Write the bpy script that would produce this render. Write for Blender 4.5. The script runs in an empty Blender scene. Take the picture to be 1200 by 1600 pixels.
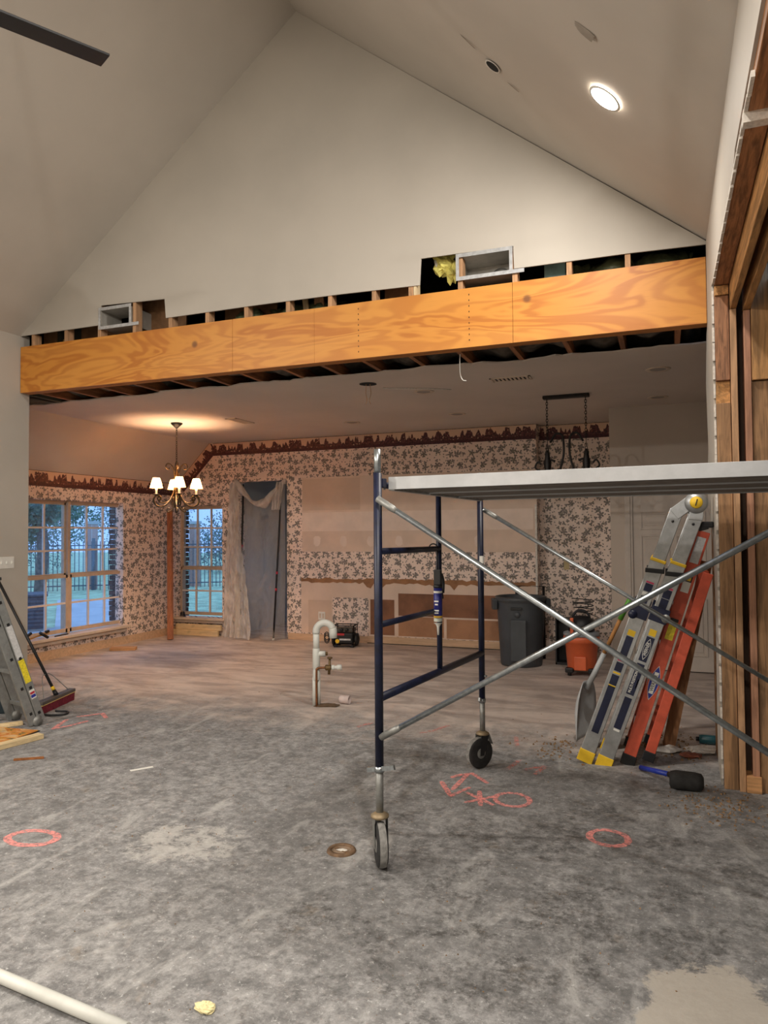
import bpy, math, random
from mathutils import Vector, Matrix
PI = math.pi
random.seed(7)
SC = bpy.context.scene
COL = SC.collection

# ------------------------------------------------------------------ camera, sky, exposure
cam_d = bpy.data.cameras.new('camera')
cam = bpy.data.objects.new('camera', cam_d); COL.objects.link(cam)
yaw, pitch, roll = 0.37020, 0.02997, -0.00707
f0 = Vector((-math.sin(yaw), math.cos(yaw), 0)); r0 = Vector((math.cos(yaw), math.sin(yaw), 0)); u0 = Vector((0, 0, 1))
fw = f0*math.cos(pitch) + u0*math.sin(pitch); up = -f0*math.sin(pitch) + u0*math.cos(pitch)
rt = r0*math.cos(roll) + up*math.sin(roll); up2 = -r0*math.sin(roll) + up*math.cos(roll)
cm = Matrix((rt, up2, -fw)).transposed().to_4x4(); cm.translation = (0, 0, 1.575)
cam.matrix_world = cm
cam_d.sensor_fit = 'VERTICAL'; cam_d.sensor_height = 32.0; cam_d.lens = 1135.8/1600*32.0
cam_d.clip_start = 0.05; cam_d.clip_end = 300
SC.camera = cam
SC.view_settings.view_transform = 'Standard'; SC.view_settings.look = 'None'
SC.view_settings.gamma = 1.0; SC.view_settings.use_curve_mapping = False
SC.view_settings.exposure = 0.36
SKY = (0.20, 0.36, 0.70); SKY_STRENGTH = 1.85
ROOM_LAMP_W = 40.0; ROOM_LAMP_COL = (1.0, 0.94, 0.865)
CHAND_W = 19.0; CHAND_COL = (1.0, 0.64, 0.38)
wd = bpy.data.worlds.new('dusk_sky'); SC.world = wd; wd.use_nodes = True
bg = wd.node_tree.nodes['Background']; bg.inputs[0].default_value = (*SKY, 1); bg.inputs[1].default_value = SKY_STRENGTH

# ------------------------------------------------------------------ helpers
def lin(c):
    return tuple(((x/255)/12.92 if x/255 <= .04045 else ((x/255+.055)/1.055)**2.4) for x in c)

class NT:
    def __init__(s, name):
        s.m = bpy.data.materials.new(name); s.m.use_nodes = True
        s.t = s.m.node_tree; s.p = s.t.nodes['Principled BSDF']; s.out = s.t.nodes['Material Output']
    def n(s, typ, **kw):
        nd = s.t.nodes.new(typ)
        for k, v in kw.items(): setattr(nd, k, v)
        return nd
    def l(s, a, b): s.t.links.new(a, b)
    def val(s, sock, v):
        if hasattr(v, 'links') or isinstance(v, bpy.types.NodeSocket): s.l(v, sock)
        else: sock.default_value = v
    def math(s, op, a, b=None, c=None, clamp=False):
        nd = s.n('ShaderNodeMath', operation=op, use_clamp=clamp); s.val(nd.inputs[0], a)
        if b is not None: s.val(nd.inputs[1], b)
        if c is not None: s.val(nd.inputs[2], c)
        return nd.outputs[0]
    def coord(s, scale=(1, 1, 1), loc=(0, 0, 0)):
        tc = s.n('ShaderNodeTexCoord'); mp = s.n('ShaderNodeMapping')
        mp.inputs['Scale'].default_value = scale; mp.inputs['Location'].default_value = loc
        s.l(tc.outputs['Object'], mp.inputs[0]); return mp.outputs[0]
    def noise(s, vec, scale, detail=4, rough=.55, dist=0.0):
        nd = s.n('ShaderNodeTexNoise'); s.l(vec, nd.inputs['Vector'])
        nd.inputs['Scale'].default_value = scale; nd.inputs['Detail'].default_value = detail
        nd.inputs['Roughness'].default_value = rough; nd.inputs['Distortion'].default_value = dist
        return nd.outputs['Fac']
    def ramp(s, fac, lo, hi, a=0.0, b=1.0, smooth=True):
        nd = s.n('ShaderNodeMapRange', interpolation_type='SMOOTHSTEP' if smooth else 'LINEAR', clamp=True)
        s.l(fac, nd.inputs[0]); nd.inputs[1].default_value = lo; nd.inputs[2].default_value = hi
        nd.inputs[3].default_value = a; nd.inputs[4].default_value = b; return nd.outputs[0]
    def mix(s, fac, a, b, blend='MIX'):
        nd = s.n('ShaderNodeMix', data_type='RGBA', blend_type=blend)
        s.val(nd.inputs[0], fac)
        for i, c in ((6, a), (7, b)):
            if isinstance(c, tuple): nd.inputs[i].default_value = (*c[:3], 1)
            else: s.l(c, nd.inputs[i])
        return nd.outputs[2]
    def bump(s, h, strength=.3, dist=.01):
        nd = s.n('ShaderNodeBump'); s.l(h, nd.inputs['Height']); nd.inputs['Strength'].default_value = strength
        nd.inputs['Distance'].default_value = dist; s.l(nd.outputs[0], s.p.inputs['Normal'])
    def color(s, c): s.val(s.p.inputs['Base Color'], c if not isinstance(c, tuple) else (*c, 1))

MATS = {}
def mat(name, col, rough=.6, metal=0.0, var=.12, scale=9.0, bump=0.0, stretch=(1, 1, 1), emit=None, estr=0.0, spec=.5):
    if name in MATS: return MATS[name]
    k = NT(name); c = lin(col); v = k.coord(stretch)
    nz = k.noise(v, scale, 5, .6)
    lo = tuple(x*(1-var) for x in c); hi = tuple(min(1, x*(1+var)) for x in c)
    k.color(k.mix(k.ramp(nz, .3, .7), lo, hi))
    k.p.inputs['Roughness'].default_value = rough; k.p.inputs['Metallic'].default_value = metal
    k.p.inputs['Specular IOR Level'].default_value = spec
    if bump: k.bump(nz, bump, .01)
    if emit: k.p.inputs['Emission Color'].default_value = (*emit, 1); k.p.inputs['Emission Strength'].default_value = estr
    MATS[name] = k.m; return k.m

def lumber(name, col, axis='z', contrast=.22, freq=1.0):
    if name in MATS: return MATS[name]
    k = NT(name); c = lin(col); s = {'x': (1.2, 14, 14), 'y': (14, 1.2, 14), 'z': (14, 14, 1.2)}[axis]
    v = k.coord(tuple(q*freq for q in s)); a = k.noise(v, 2.2, 6, .65, .6); b = k.noise(k.coord(), 5, 3)
    lo = tuple(x*(1-contrast*1.5) for x in c); hi = tuple(min(1, x*(1+contrast)) for x in c)
    g = k.mix(k.ramp(a, .32, .68), lo, hi)
    k.color(k.mix(k.ramp(b, .62, .75, 0, .35), g, tuple(x*.45 for x in c)))
    k.p.inputs['Roughness'].default_value = .75; k.bump(a, .15, .004)
    MATS[name] = k.m; return k.m

def painted(name, col, var=.05, mottled=.0, rough=.75):
    if name in MATS: return MATS[name]
    k = NT(name); c = lin(col); v = k.coord()
    a = k.noise(v, 1.1, 4); fine = k.noise(v, 90, 3)
    g = k.mix(k.ramp(a, .3, .7), tuple(x*(1-var) for x in c), tuple(min(1, x*(1+var)) for x in c))
    if mottled:
        sc = k.noise(v, 14, 4, .6); g = k.mix(k.ramp(sc, .66, .74, 0, mottled), g, tuple(x*.55 for x in c))
    k.color(g); k.p.inputs['Roughness'].default_value = rough; k.bump(fine, .12, .002)
    MATS[name] = k.m; return k.m

class MB:
    def __init__(s, off=(0, 0, 0)): s.v = []; s.f = []; s.sm = []; s.off = Vector(off)
    def add(s, vs, fs, smooth=False):
        b = len(s.v); s.v += [tuple(p) for p in vs]
        for f in fs: s.f.append(tuple(b+i for i in f)); s.sm.append(smooth)
        return s
    def box(s, x0, x1, y0, y1, z0, z1):
        vs = [(x0, y0, z0), (x1, y0, z0), (x1, y1, z0), (x0, y1, z0), (x0, y0, z1), (x1, y0, z1), (x1, y1, z1), (x0, y1, z1)]
        return s.add(vs, [(0, 3, 2, 1), (4, 5, 6, 7), (0, 1, 5, 4), (1, 2, 6, 5), (2, 3, 7, 6), (3, 0, 4, 7)])
    def bar(s, p, q, w, h, upv=(0, 0, 1)):
        p, q = Vector(p), Vector(q); d = (q-p).normalized(); u = Vector(upv)
        if abs(d.dot(u)) > .98: u = Vector((0, 1, 0))
        sd = d.cross(u).normalized(); u = sd.cross(d).normalized(); a, b = sd*w/2, u*h/2
        vs = [p-a-b, p+a-b, p+a+b, p-a+b, q-a-b, q+a-b, q+a+b, q-a+b]
        return s.add(vs, [(0, 1, 2, 3), (7, 6, 5, 4), (4, 5, 1, 0), (5, 6, 2, 1), (6, 7, 3, 2), (7, 4, 0, 3)])
    def tube(s, pts, r, n=10, closed=False, cap=True):
        P = [Vector(p) for p in pts]; m = len(P); R = r if isinstance(r, (list, tuple)) else [r]*m
        T = []
        for i in range(m):
            a = P[(i-1) % m] if closed or i > 0 else P[i]; b = P[(i+1) % m] if closed or i < m-1 else P[i]
            t = (b-a); T.append(t.normalized() if t.length > 1e-9 else Vector((0, 0, 1)))
        u = Vector((0, 0, 1)) if abs(T[0].z) < .9 else Vector((1, 0, 0)); u = (u - T[0]*u.dot(T[0])).normalized(); vs = []
        for i in range(m):
            u = (u - T[i]*u.dot(T[i])).normalized(); w = T[i].cross(u)
            for k in range(n):
                a = 2*PI*k/n; vs.append(P[i] + (u*math.cos(a) + w*math.sin(a))*R[i])
        fs = []
        for i in range(m if closed else m-1):
            j = (i+1) % m
            for k in range(n): fs.append((i*n+k, i*n+(k+1) % n, j*n+(k+1) % n, j*n+k))
        s.add(vs, fs, True)
        if cap and not closed:
            b = len(s.v) - m*n
            s.f.append(tuple(b+k for k in reversed(range(n)))); s.sm.append(False)
            s.f.append(tuple(b+(m-1)*n+k for k in range(n))); s.sm.append(False)
        return s
    def lathe(s, prof, n=24, c=(0, 0, 0), ax='z', cap0=True, cap1=True, smooth=True):
        cx, cy, cz = c; vs = []
        for r, h in prof:
            for k in range(n):
                a = 2*PI*k/n; x, y = r*math.cos(a), r*math.sin(a)
                vs.append({'z': (cx+x, cy+y, cz+h), 'y': (cx+y, cy+h, cz+x), 'x': (cx+h, cy+x, cz+y)}[ax])
        m = len(prof); fs = [(i*n+k, i*n+(k+1) % n, (i+1)*n+(k+1) % n, (i+1)*n+k) for i in range(m-1) for k in range(n)]
        s.add(vs, fs, smooth); b = len(s.v) - m*n
        if cap0 and prof[0][0] > 1e-6: s.f.append(tuple(b+k for k in reversed(range(n)))); s.sm.append(False)
        if cap1 and prof[-1][0] > 1e-6: s.f.append(tuple(b+(m-1)*n+k for k in range(n))); s.sm.append(False)
        return s
    def prism(s, poly, ax, a0, a1):
        def P(u, w, a): return {'y': (u, a, w), 'x': (a, u, w), 'z': (u, w, a)}[ax]
        n = len(poly); vs = [P(u, w, a0) for u, w in poly] + [P(u, w, a1) for u, w in poly]
        return s.add(vs, [tuple(range(n)), tuple(reversed(range(n, 2*n)))] + [(i, i+n, (i+1) % n+n, (i+1) % n) for i in range(n)])
    def grid(s, fn, nu, nv, smooth=True):
        vs = [fn(i/nu, j/nv) for j in range(nv+1) for i in range(nu+1)]
        return s.add(vs, [(j*(nu+1)+i, j*(nu+1)+i+1, (j+1)*(nu+1)+i+1, (j+1)*(nu+1)+i) for j in range(nv) for i in range(nu)], smooth)
    def build(s, name, m, parent=None, bevel=0.0, fix=True):
        me = bpy.data.meshes.new(name); o = s.off
        me.from_pydata([(x-o.x, y-o.y, z-o.z) for x, y, z in s.v], [], s.f); me.validate()
        for p, q in zip(me.polygons, s.sm): p.use_smooth = q
        if fix:
            import bmesh
            bm = bmesh.new(); bm.from_mesh(me); bmesh.ops.recalc_face_normals(bm, faces=bm.faces); bm.to_mesh(me); bm.free()
        me.materials.append(m)
        ob = bpy.data.objects.new(name, me); COL.objects.link(ob); ob.parent = parent
        if bevel:
            b = ob.modifiers.new('bevel', 'BEVEL'); b.width = bevel; b.segments = 2; b.limit_method = 'ANGLE'; b.angle_limit = .7
        return ob

def tag(o, label, cat, group=None, kind=None):
    o['label'] = label; o['category'] = cat
    if group: o['group'] = group
    if kind: o['kind'] = kind
    return o
def thing(name, label, cat, loc=(0, 0, 0), rz=0.0, group=None):
    o = bpy.data.objects.new(name, None); COL.objects.link(o); o.empty_display_size = .1
    o.location = loc; o.rotation_euler = (0, 0, rz); return tag(o, label, cat, group)
def struct(o, label=None):
    o['kind'] = 'structure'
    if label: o['label'] = label
    return o
def empty_struct(name, label):
    o = bpy.data.objects.new(name, None); COL.objects.link(o); return struct(o, label)
def copy_tree(o, parent=None):
    c = o.copy(); COL.objects.link(c); c.parent = parent
    for ch in [x for x in o.children]: copy_tree(ch, c)
    return c
def text_part(name, body, size, m, parent, mtx, depth=.0008, shear=0.0, sx=1.0):
    cu = bpy.data.curves.new('t', 'FONT'); cu.body = body; cu.size = size; cu.extrude = depth; cu.shear = shear
    cu.align_x = 'CENTER'; cu.align_y = 'CENTER'; cu.resolution_u = 3; cu.offset = size*.012
    t = bpy.data.objects.new('t', cu); COL.objects.link(t)
    dg = bpy.context.evaluated_depsgraph_get(); me = bpy.data.meshes.new_from_object(t.evaluated_get(dg))
    bpy.data.objects.remove(t); me.materials.clear(); me.materials.append(m); me.name = name
    for v in me.vertices: v.co.x *= sx
    o = bpy.data.objects.new(name, me); COL.objects.link(o); o.parent = parent; o.matrix_local = mtx; return o
def frame_mtx(org, xd, yd):
    x = Vector(xd).normalized(); z = x.cross(Vector(yd)).normalized(); y = z.cross(x)
    m = Matrix((x, y, z)).transposed().to_4x4(); m.translation = org; return m
def arc(c, r, a0, a1, n, pl='xz'):
    out = []
    for i in range(n+1):
        a = a0+(a1-a0)*i/n; u, w = r*math.cos(a), r*math.sin(a)
        out.append({'xz': (c[0]+u, c[1], c[2]+w), 'yz': (c[0], c[1]+u, c[2]+w), 'xy': (c[0]+u, c[1]+w, c[2])}[pl])
    return out
def smooth_path(pts, sub=6):
    P = [Vector(p) for p in pts]; P = [P[0]*2-P[1]] + P + [P[-1]*2-P[-2]]; out = []
    for i in range(1, len(P)-2):
        for k in range(sub):
            t = k/sub; a, b, c, d = P[i-1:i+3]
            out.append(.5*((2*b) + (c-a)*t + (2*a-5*b+4*c-d)*t*t + (3*b-a-3*c+d)*t**3))
    out.append(P[-2]); return out

# ------------------------------------------------------------------ materials of the shell
def concrete():
    k = NT('stained_concrete'); v = k.coord(); sep = k.n('ShaderNodeSeparateXYZ'); k.l(v, sep.inputs[0])
    big = k.noise(v, .9, 6, .6, .4); mid = k.noise(v, 3.6, 8, .68, .3); fine = k.noise(v, 26, 6, .7); tiny = k.noise(v, 95, 3, .6)
    streak = k.noise(k.coord((2.0, .7, 1), (3, 1, 0)), 2.4, 7, .65, .8)
    mott = k.noise(v, 7, 12, .78, .25); spk = k.noise(v, 40, 9, .82); grain = k.noise(v, 19, 12, .8, .15)
    g = k.mix(k.ramp(grain, .32, .68), lin((104, 103, 102)), lin((168, 166, 164)))
    g = k.mix(k.ramp(mott, .42, .62, 0, .6), g, lin((84, 83, 82)))
    g = k.mix(k.ramp(big, .46, .66, 0, .42), g, lin((98, 97, 96)))
    g = k.mix(k.ramp(streak, .52, .70, 0, .55), g, lin((186, 184, 180)))
    g = k.mix(k.ramp(spk, .55, .66, 0, .75), g, lin((212, 211, 208)))
    # black adhesive stains, thickest on the stretch before the stud wall
    dx_ = k.math('SUBTRACT', sep.outputs[0], -.55); dy_ = k.math('SUBTRACT', sep.outputs[1], 3.2)
    near = k.ramp(k.math('ADD', k.math('POWER', k.math('MULTIPLY', dx_, .9), 2), k.math('POWER', k.math('MULTIPLY', dy_, .75), 2)), .1, 1.6, .10, -.02)
    st = k.math('MULTIPLY', k.ramp(k.math('ADD', k.noise(v, 3.1, 9, .74, .5), near), .55, .66), k.ramp(k.noise(v, 24, 9, .8), .40, .62))
    g = k.mix(k.math('MULTIPLY', st, .78), g, lin((56, 53, 50)))
    g = k.mix(k.ramp(tiny, .62, .72, 0, .55), g, lin((70, 66, 62)))
    warm = k.ramp(k.noise(v, 3.1, 6, .7, .2), .60, .72, 0, .3); g = k.mix(warm, g, lin((156, 138, 116)))
    # old flooring mortar left on the slab of the far room
    yy = k.math('ADD', sep.outputs[1], k.math('MULTIPLY', k.math('SUBTRACT', mid, .5), 2.6))
    far = k.ramp(yy, 5.0, 6.3)
    mort = k.mix(k.ramp(k.noise(k.coord((.6, 1.6, 1)), 2.6, 7, .65, .5), .35, .65), lin((168, 152, 142)), lin((214, 198, 186)))
    g = k.mix(k.math('MULTIPLY', far, .85), g, mort)
    # pale levelling patch at the near right
    px = k.math('SUBTRACT', sep.outputs[0], .12); py = k.math('SUBTRACT', sep.outputs[1], 2.52)
    rr = k.math('ADD', k.math('POWER', k.math('MULTIPLY', px, 4.2), 2), k.math('POWER', k.math('MULTIPLY', py, 2.3), 2))
    rr = k.math('ADD', rr, k.math('MULTIPLY', k.math('SUBTRACT', mott, .5), 2.6))
    g = k.mix(k.ramp(rr, .75, 1.0, .85, 0), g, lin((176, 168, 156)))
    # rubbed-out white dust patch
    px = k.math('SUBTRACT', sep.outputs[0], -2.35); py = k.math('SUBTRACT', sep.outputs[1], 3.15)
    rr = k.math('ADD', k.math('POWER', k.math('MULTIPLY', px, 3.4), 2), k.math('POWER', k.math('MULTIPLY', py, 4.2), 2))
    rr = k.math('ADD', rr, k.math('MULTIPLY', k.math('SUBTRACT', mott, .5), 9.0))
    g = k.mix(k.ramp(rr, .1, 1.1, .45, 0), g, lin((196, 192, 184)))
    k.color(g); k.p.inputs['Roughness'].default_value = .82
    h = k.math('ADD', mid, k.math('MULTIPLY', fine, .5)); k.bump(h, .35, .012); return k.m

def wallpaper(name, ax, tint=(238, 218, 204)):
    k = NT(name); tc = k.n('ShaderNodeTexCoord'); sep = k.n('ShaderNodeSeparateXYZ'); k.l(tc.outputs['Object'], sep.inputs[0])
    cb = k.n('ShaderNodeCombineXYZ'); k.l(k.math('ADD', sep.outputs[0], sep.outputs[1]), cb.inputs[0]); k.l(sep.outputs[2], cb.inputs[1])
    uv = cb.outputs[0]
    def sprig(scale, rnd, R, lobes, keep, base):
        vo = k.n('ShaderNodeTexVoronoi', voronoi_dimensions='2D'); k.l(uv, vo.inputs['Vector'])
        vo.inputs['Scale'].default_value = scale; vo.inputs['Randomness'].default_value = rnd
        sub = k.n('ShaderNodeVectorMath', operation='SUBTRACT'); k.l(uv, sub.inputs[0]); k.l(vo.outputs['Position'], sub.inputs[1])
        s2 = k.n('ShaderNodeSeparateXYZ'); k.l(sub.outputs[0], s2.inputs[0])
        ln = k.n('ShaderNodeVectorMath', operation='LENGTH'); k.l(sub.outputs[0], ln.inputs[0])
        cs = k.n('ShaderNodeSeparateColor'); k.l(vo.outputs['Color'], cs.inputs[0])
        th = k.math('ADD', k.math('ARCTAN2', s2.outputs[1], s2.outputs[0]), k.math('MULTIPLY', cs.outputs[0], 6.28))
        pet = k.math('POWER', k.math('ABSOLUTE', k.math('COSINE', k.math('MULTIPLY', th, lobes))), .7)
        rr = k.math('MULTIPLY', k.math('ADD', k.math('MULTIPLY', pet, 1-base), base), R)
        m = k.math('LESS_THAN', ln.outputs['Value'], rr)
        if keep < 1: m = k.math('MULTIPLY', m, k.math('LESS_THAN', cs.outputs[1], keep))
        return m, cs.outputs[2]
    m1, c1 = sprig(6.4, .6, .047, 2.5, 1.0, .15)
    m2, c2 = sprig(12.5, .9, .025, 1.5, .75, .2)
    m3, c3 = sprig(24.0, 1.0, .011, 1.0, .6, .4)
    leaf = k.math('MAXIMUM', k.math('MAXIMUM', m1, m2), m3)
    ragged = k.ramp(k.noise(uv, 60, 3, .6), .33, .43)
    leaf = k.math('MULTIPLY', leaf, ragged)
    lc = k.mix(k.ramp(k.noise(uv, 26, 2), .4, .6), lin((66, 68, 54)), lin((92, 84, 86)))
    bgc = k.mix(k.ramp(k.noise(uv, 1.4, 3), .3, .7), lin(tuple(x*.95 for x in tint)), lin(tint))
    k.color(k.mix(k.math('MULTIPLY', leaf, .85), bgc, lc)); k.p.inputs['Roughness'].default_value = .7
    return k.m

def border_mat():
    k = NT('village_border_paper'); tc = k.n('ShaderNodeTexCoord'); sep = k.n('ShaderNodeSeparateXYZ'); k.l(tc.outputs['Object'], sep.inputs[0])
    x, z = sep.outputs[0], sep.outputs[2]
    def n1(sc, det, off):
        cb = k.n('ShaderNodeCombineXYZ'); k.l(x, cb.inputs[0]); cb.inputs[1].default_value = off
        return k.noise(cb.outputs[0], sc, det, .6)
    top = k.math('ADD', .085, k.math('MULTIPLY', k.ramp(n1(9.5, 2, .3), .40, .58), .085))
    top = k.math('ADD', top, k.math('MULTIPLY', k.math('SUBTRACT', n1(42, 3, 4.1), .5), .10))
    sil = k.math('LESS_THAN', z, top)
    cxz = k.n('ShaderNodeCombineXYZ'); k.l(x, cxz.inputs[0]); k.l(z, cxz.inputs[1])
    b = k.noise(cxz.outputs[0], 34, 4, .65)
    dark = k.mix(k.ramp(b, .42, .58), lin((58, 30, 32)), lin((104, 58, 56)))
    light = k.math('GREATER_THAN', k.noise(cxz.outputs[0], 26, 2), .64)
    dark = k.mix(light, dark, lin((196, 160, 134)))
    base = k.math('LESS_THAN', z, .045)
    g = k.mix(sil, lin((214, 180, 152)), dark)
    g = k.mix(base, g, k.mix(k.ramp(b, .4, .7), lin((62, 30, 34)), lin((92, 48, 48))))
    g = k.mix(k.math('GREATER_THAN', z, .192), g, lin((60, 42, 38)))
    k.color(g); k.p.inputs['Roughness'].default_value = .7; return k.m

def beam_mat():
    k = NT('glulam_plywood_veneer'); v = k.coord((.55, 1, 2.6)); n = k.noise(v, 1.25, 3, .5, .9)
    ring = k.math('SINE', k.math('MULTIPLY', n, 62)); fine = k.noise(k.coord((2, 1, 60)), 3, 4)
    g = k.mix(k.ramp(ring, -1, 1), lin((208, 138, 52)), lin((184, 110, 34)))
    g = k.mix(k.ramp(n, .35, .65, 0, .45), g, lin((218, 154, 72)))
    g = k.mix(k.ramp(fine, .55, .8, 0, .3), g, lin((152, 86, 30)))
    vo = k.n('ShaderNodeTexVoronoi', voronoi_dimensions='2D'); sep = k.n('ShaderNodeSeparateXYZ'); k.l(k.coord(), sep.inputs[0])
    cb = k.n('ShaderNodeCombineXYZ'); k.l(sep.outputs[0], cb.inputs[0]); k.l(sep.outputs[2], cb.inputs[1]); k.l(cb.outputs[0], vo.inputs['Vector'])
    vo.inputs['Scale'].default_value = 2.1
    cs = k.n('ShaderNodeSeparateColor'); k.l(vo.outputs['Color'], cs.inputs[0])
    knot = k.math('MULTIPLY', k.ramp(vo.outputs['Distance'], .03, .09, 1, 0), k.math('GREATER_THAN', cs.outputs[0], .55))
    g = k.mix(k.math('MULTIPLY', knot, .75), g, lin((96, 56, 28)))
    k.color(g); k.p.inputs['Roughness'].default_value = .5; k.bump(ring, .05, .002); return k.m

M_FLOOR = concrete()
M_WP_X = wallpaper('leaf_wallpaper_back', 'x'); M_WP_Y = wallpaper('leaf_wallpaper_side', 'y')
M_BORDER = border_mat(); M_BEAM = beam_mat()
M_PAINT = painted('greige_wall_paint', (186, 179, 168)); M_CEIL = painted('ceiling_paint', (186, 178, 167), .05)
M_CEIL2 = painted('low_ceiling_paint', (204, 192, 180), .05)
M_EDGE = mat('gypsum_edge', (214, 208, 198), .9, 0, .15, 60, .3)
M_PINE_Z = lumber('pine_upright', (188, 146, 108), 'z'); M_PINE_X = lumber('pine_along', (202, 150, 100), 'x'); M_PINE_Y = lumber('pine_depth', (206, 152, 98), 'y')
M_OLD_Z = lumber('old_stud', (158, 120, 84), 'z', .3); M_PLY_Y = lumber('fir_header', (188, 138, 84), 'y', .3)
M_RED_Z = lumber('reddish_stud', (172, 112, 78), 'z', .2); M_PALE_X = lumber('pale_board', (222, 196, 150), 'x', .12); M_TAN_X = lumber('tan_sole', (204, 172, 140), 'x', .1); M_PALE_Z = lumber('pale_trim', (222, 200, 160), 'z', .12)
M_WHITE = mat('white_plastic', (226, 224, 216), .5, 0, .05); M_TRIM = mat('aged_white_trim', (206, 188, 168), .55, 0, .08)
M_BLACK = mat('black_plastic', (24, 24, 26), .5, 0, .2); M_RUBBER = mat('worn_rubber', (38, 37, 36), .8, 0, .35, 30)
M_ALU = mat('aluminium', (176, 178, 178), .42, .85, .12, 20); M_GALV = mat('galvanised_tube', (170, 176, 178), .32, .9, .18, 40)
M_TAPE = mat('foil_tape', (214, 218, 222), .35, .7, .15, 30); M_STEEL = mat('dull_steel', (146, 146, 142), .5, .6, .2, 18)
M_NAVY = mat('navy_powder_coat', (15, 21, 46), .45, 0, .35, 30); M_IRON = mat('wrought_iron', (30, 26, 24), .5, .5, .25, 30)
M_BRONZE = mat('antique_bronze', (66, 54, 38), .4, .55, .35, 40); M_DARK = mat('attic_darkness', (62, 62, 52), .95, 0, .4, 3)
M_KRAFT = mat('kraft_paper', (136, 100, 68), .8, 0, .25, 8); M_YFOAM = mat('yellow_batt', (222, 212, 116), .95, 0, .2, 25, .6)
M_GREENFILM = mat('olive_duct_film', (92, 100, 74), .3, 0, .5, 14, .5); M_TEAL = mat('pale_teal_film', (150, 190, 190), .5, 0, .2)

# ------------------------------------------------------------------ key dimensions (metres)
YB = 5.523; XL = -6.11; XR = .305; EAVE = 3.615; RX, RZ = -2.935, 6.14
BZ0, BZ1 = 3.034, 3.502; YD = 9.738; XW = -7.375; ZC = 3.028
REAR = -3.6

# ------------------------------------------------------------------ the shell
struct(MB().box(-7.52, 4.1, REAR-.15, 12.3, -.12, 0).build('floor', M_FLOOR))
struct(MB().box(XL-.12, XL, REAR, YB+.117, 0, EAVE+.02).build('wall_left', M_PAINT))
struct(MB().prism([(XL-.12, 0), (4.1, 0), (4.1, 3.0), (XR+.25, 3.0), (XR+.25, 3.45), (RX, RZ+.12), (XL-.12, EAVE)], 'y', REAR-.15, REAR).build('wall_rear', M_PAINT))
struct(MB().prism([(XL-.1, EAVE-.08), (RX, RZ), (RX, RZ+.1), (XL-.1, EAVE+.04)], 'y', REAR, YB+.02).build('ceiling_slope_by_fan', M_CEIL))
struct(MB().prism([(XR+.26, EAVE-.20), (RX, RZ), (RX, RZ+.1), (XR+.26, EAVE-.06)], 'y', REAR, YB+.02).build('ceiling_slope_with_downlight', M_CEIL))
gable = [(XL, EAVE), (-5.07, 3.617), (-5.07, 3.806), (-4.323, 3.778), (-4.308, 3.597), (-3.341, 3.600), (-2.534, 3.594), (-1.82, 3.578),
         (-1.807, 3.793), (-1.581, 3.79), (-1.062, 3.782), (-1.056, 3.606), (-.208, 3.602), (XR, 3.59), (XR, 3.605), (RX, RZ)]
wg = struct(MB().prism(gable, 'y', YB, YB+.0127).build('wall_gable', M_PAINT))
# studs of the gable framing, standing on the beam
for x in (-5.97, -5.54, -5.12, -4.70, -4.285, -3.88, -3.47, -3.05, -2.645, -2.243, -1.92, -1.506, -1.072, -.665, -.248):
    top = min(RZ-.79*abs(x-RX)-.12, 4.3)
    o = MB().box(x, x+.038, YB+.0127, YB+.102, BZ1, top).build('stud', M_PINE_Z, wg)
MB().box(-1.877, -1.85, YB+.0127, YB+.102, BZ1, 4.2).build('stud', M_PALE_Z, wg)
# attic behind
attic = empty_struct('attic', 'dark attic void behind the cut gable wall')
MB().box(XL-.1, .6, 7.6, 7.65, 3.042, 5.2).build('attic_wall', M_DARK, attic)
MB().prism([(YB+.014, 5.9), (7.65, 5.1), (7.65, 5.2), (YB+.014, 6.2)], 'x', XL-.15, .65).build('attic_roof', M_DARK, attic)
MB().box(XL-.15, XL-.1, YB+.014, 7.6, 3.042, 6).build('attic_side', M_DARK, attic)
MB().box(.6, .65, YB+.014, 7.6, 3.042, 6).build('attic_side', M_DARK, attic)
MB().box(XL, -4.3, YB+.3, YB+.32, 3.3, 4.2).build('kraft_batt', M_KRAFT, attic)
MB().box(-3.86, -3.3, YB+.3, YB+.32, 3.3, 4.2).build('kraft_batt', M_KRAFT, attic)
MB().box(-2.2, -1.93, YB+.2, YB+.22, 3.3, 4.0).build('kraft_batt', M_KRAFT, attic)
text_part('batt_print', 'JM', .13, mat('batt_ink', (226, 196, 120), .8), attic, frame_mtx((-5.78, YB+.296, 3.575), (1, 0, 0), (0, 0, 1)), sx=1.0)
MB().box(-5.92, -5.60, YB+.297, YB+.299, 3.47, 3.75).build('batt_print_ground', M_DARK, attic)
def lump(mb, c, r, seed, n=9, m=6, amp=.3):
    rnd = random.Random(seed); tab = {}
    def fn(u, v):
        i, j = round(u*n) % n, round(v*m)
        if (i, j) not in tab: tab[(i, j)] = 1+rnd.uniform(-amp, amp)
        kx = tab[(0, j)] if j in (0, m) else tab[(i, j)]
        a, b = 2*PI*u, PI*v
        return (c[0]+r[0]*kx*math.sin(b)*math.cos(a), c[1]+r[1]*kx*math.sin(b)*math.sin(a), c[2]+r[2]*kx*math.cos(b))
    return mb.grid(fn, n, m, False)
lump(MB(), (-3.55, YB+.24, 3.55), (.16, .08, .1), 3).build('insulation_tuft', M_GREENFILM, attic)
yl = MB(); lump(yl, (-1.66, YB+.17, 3.80), (.085, .06, .10), 5, 11, 8, .35); lump(yl, (-1.585, YB+.17, 3.70), (.05, .05, .09), 6, 9, 7, .4)
yl.build('insulation_tuft', M_YFOAM, attic)
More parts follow.
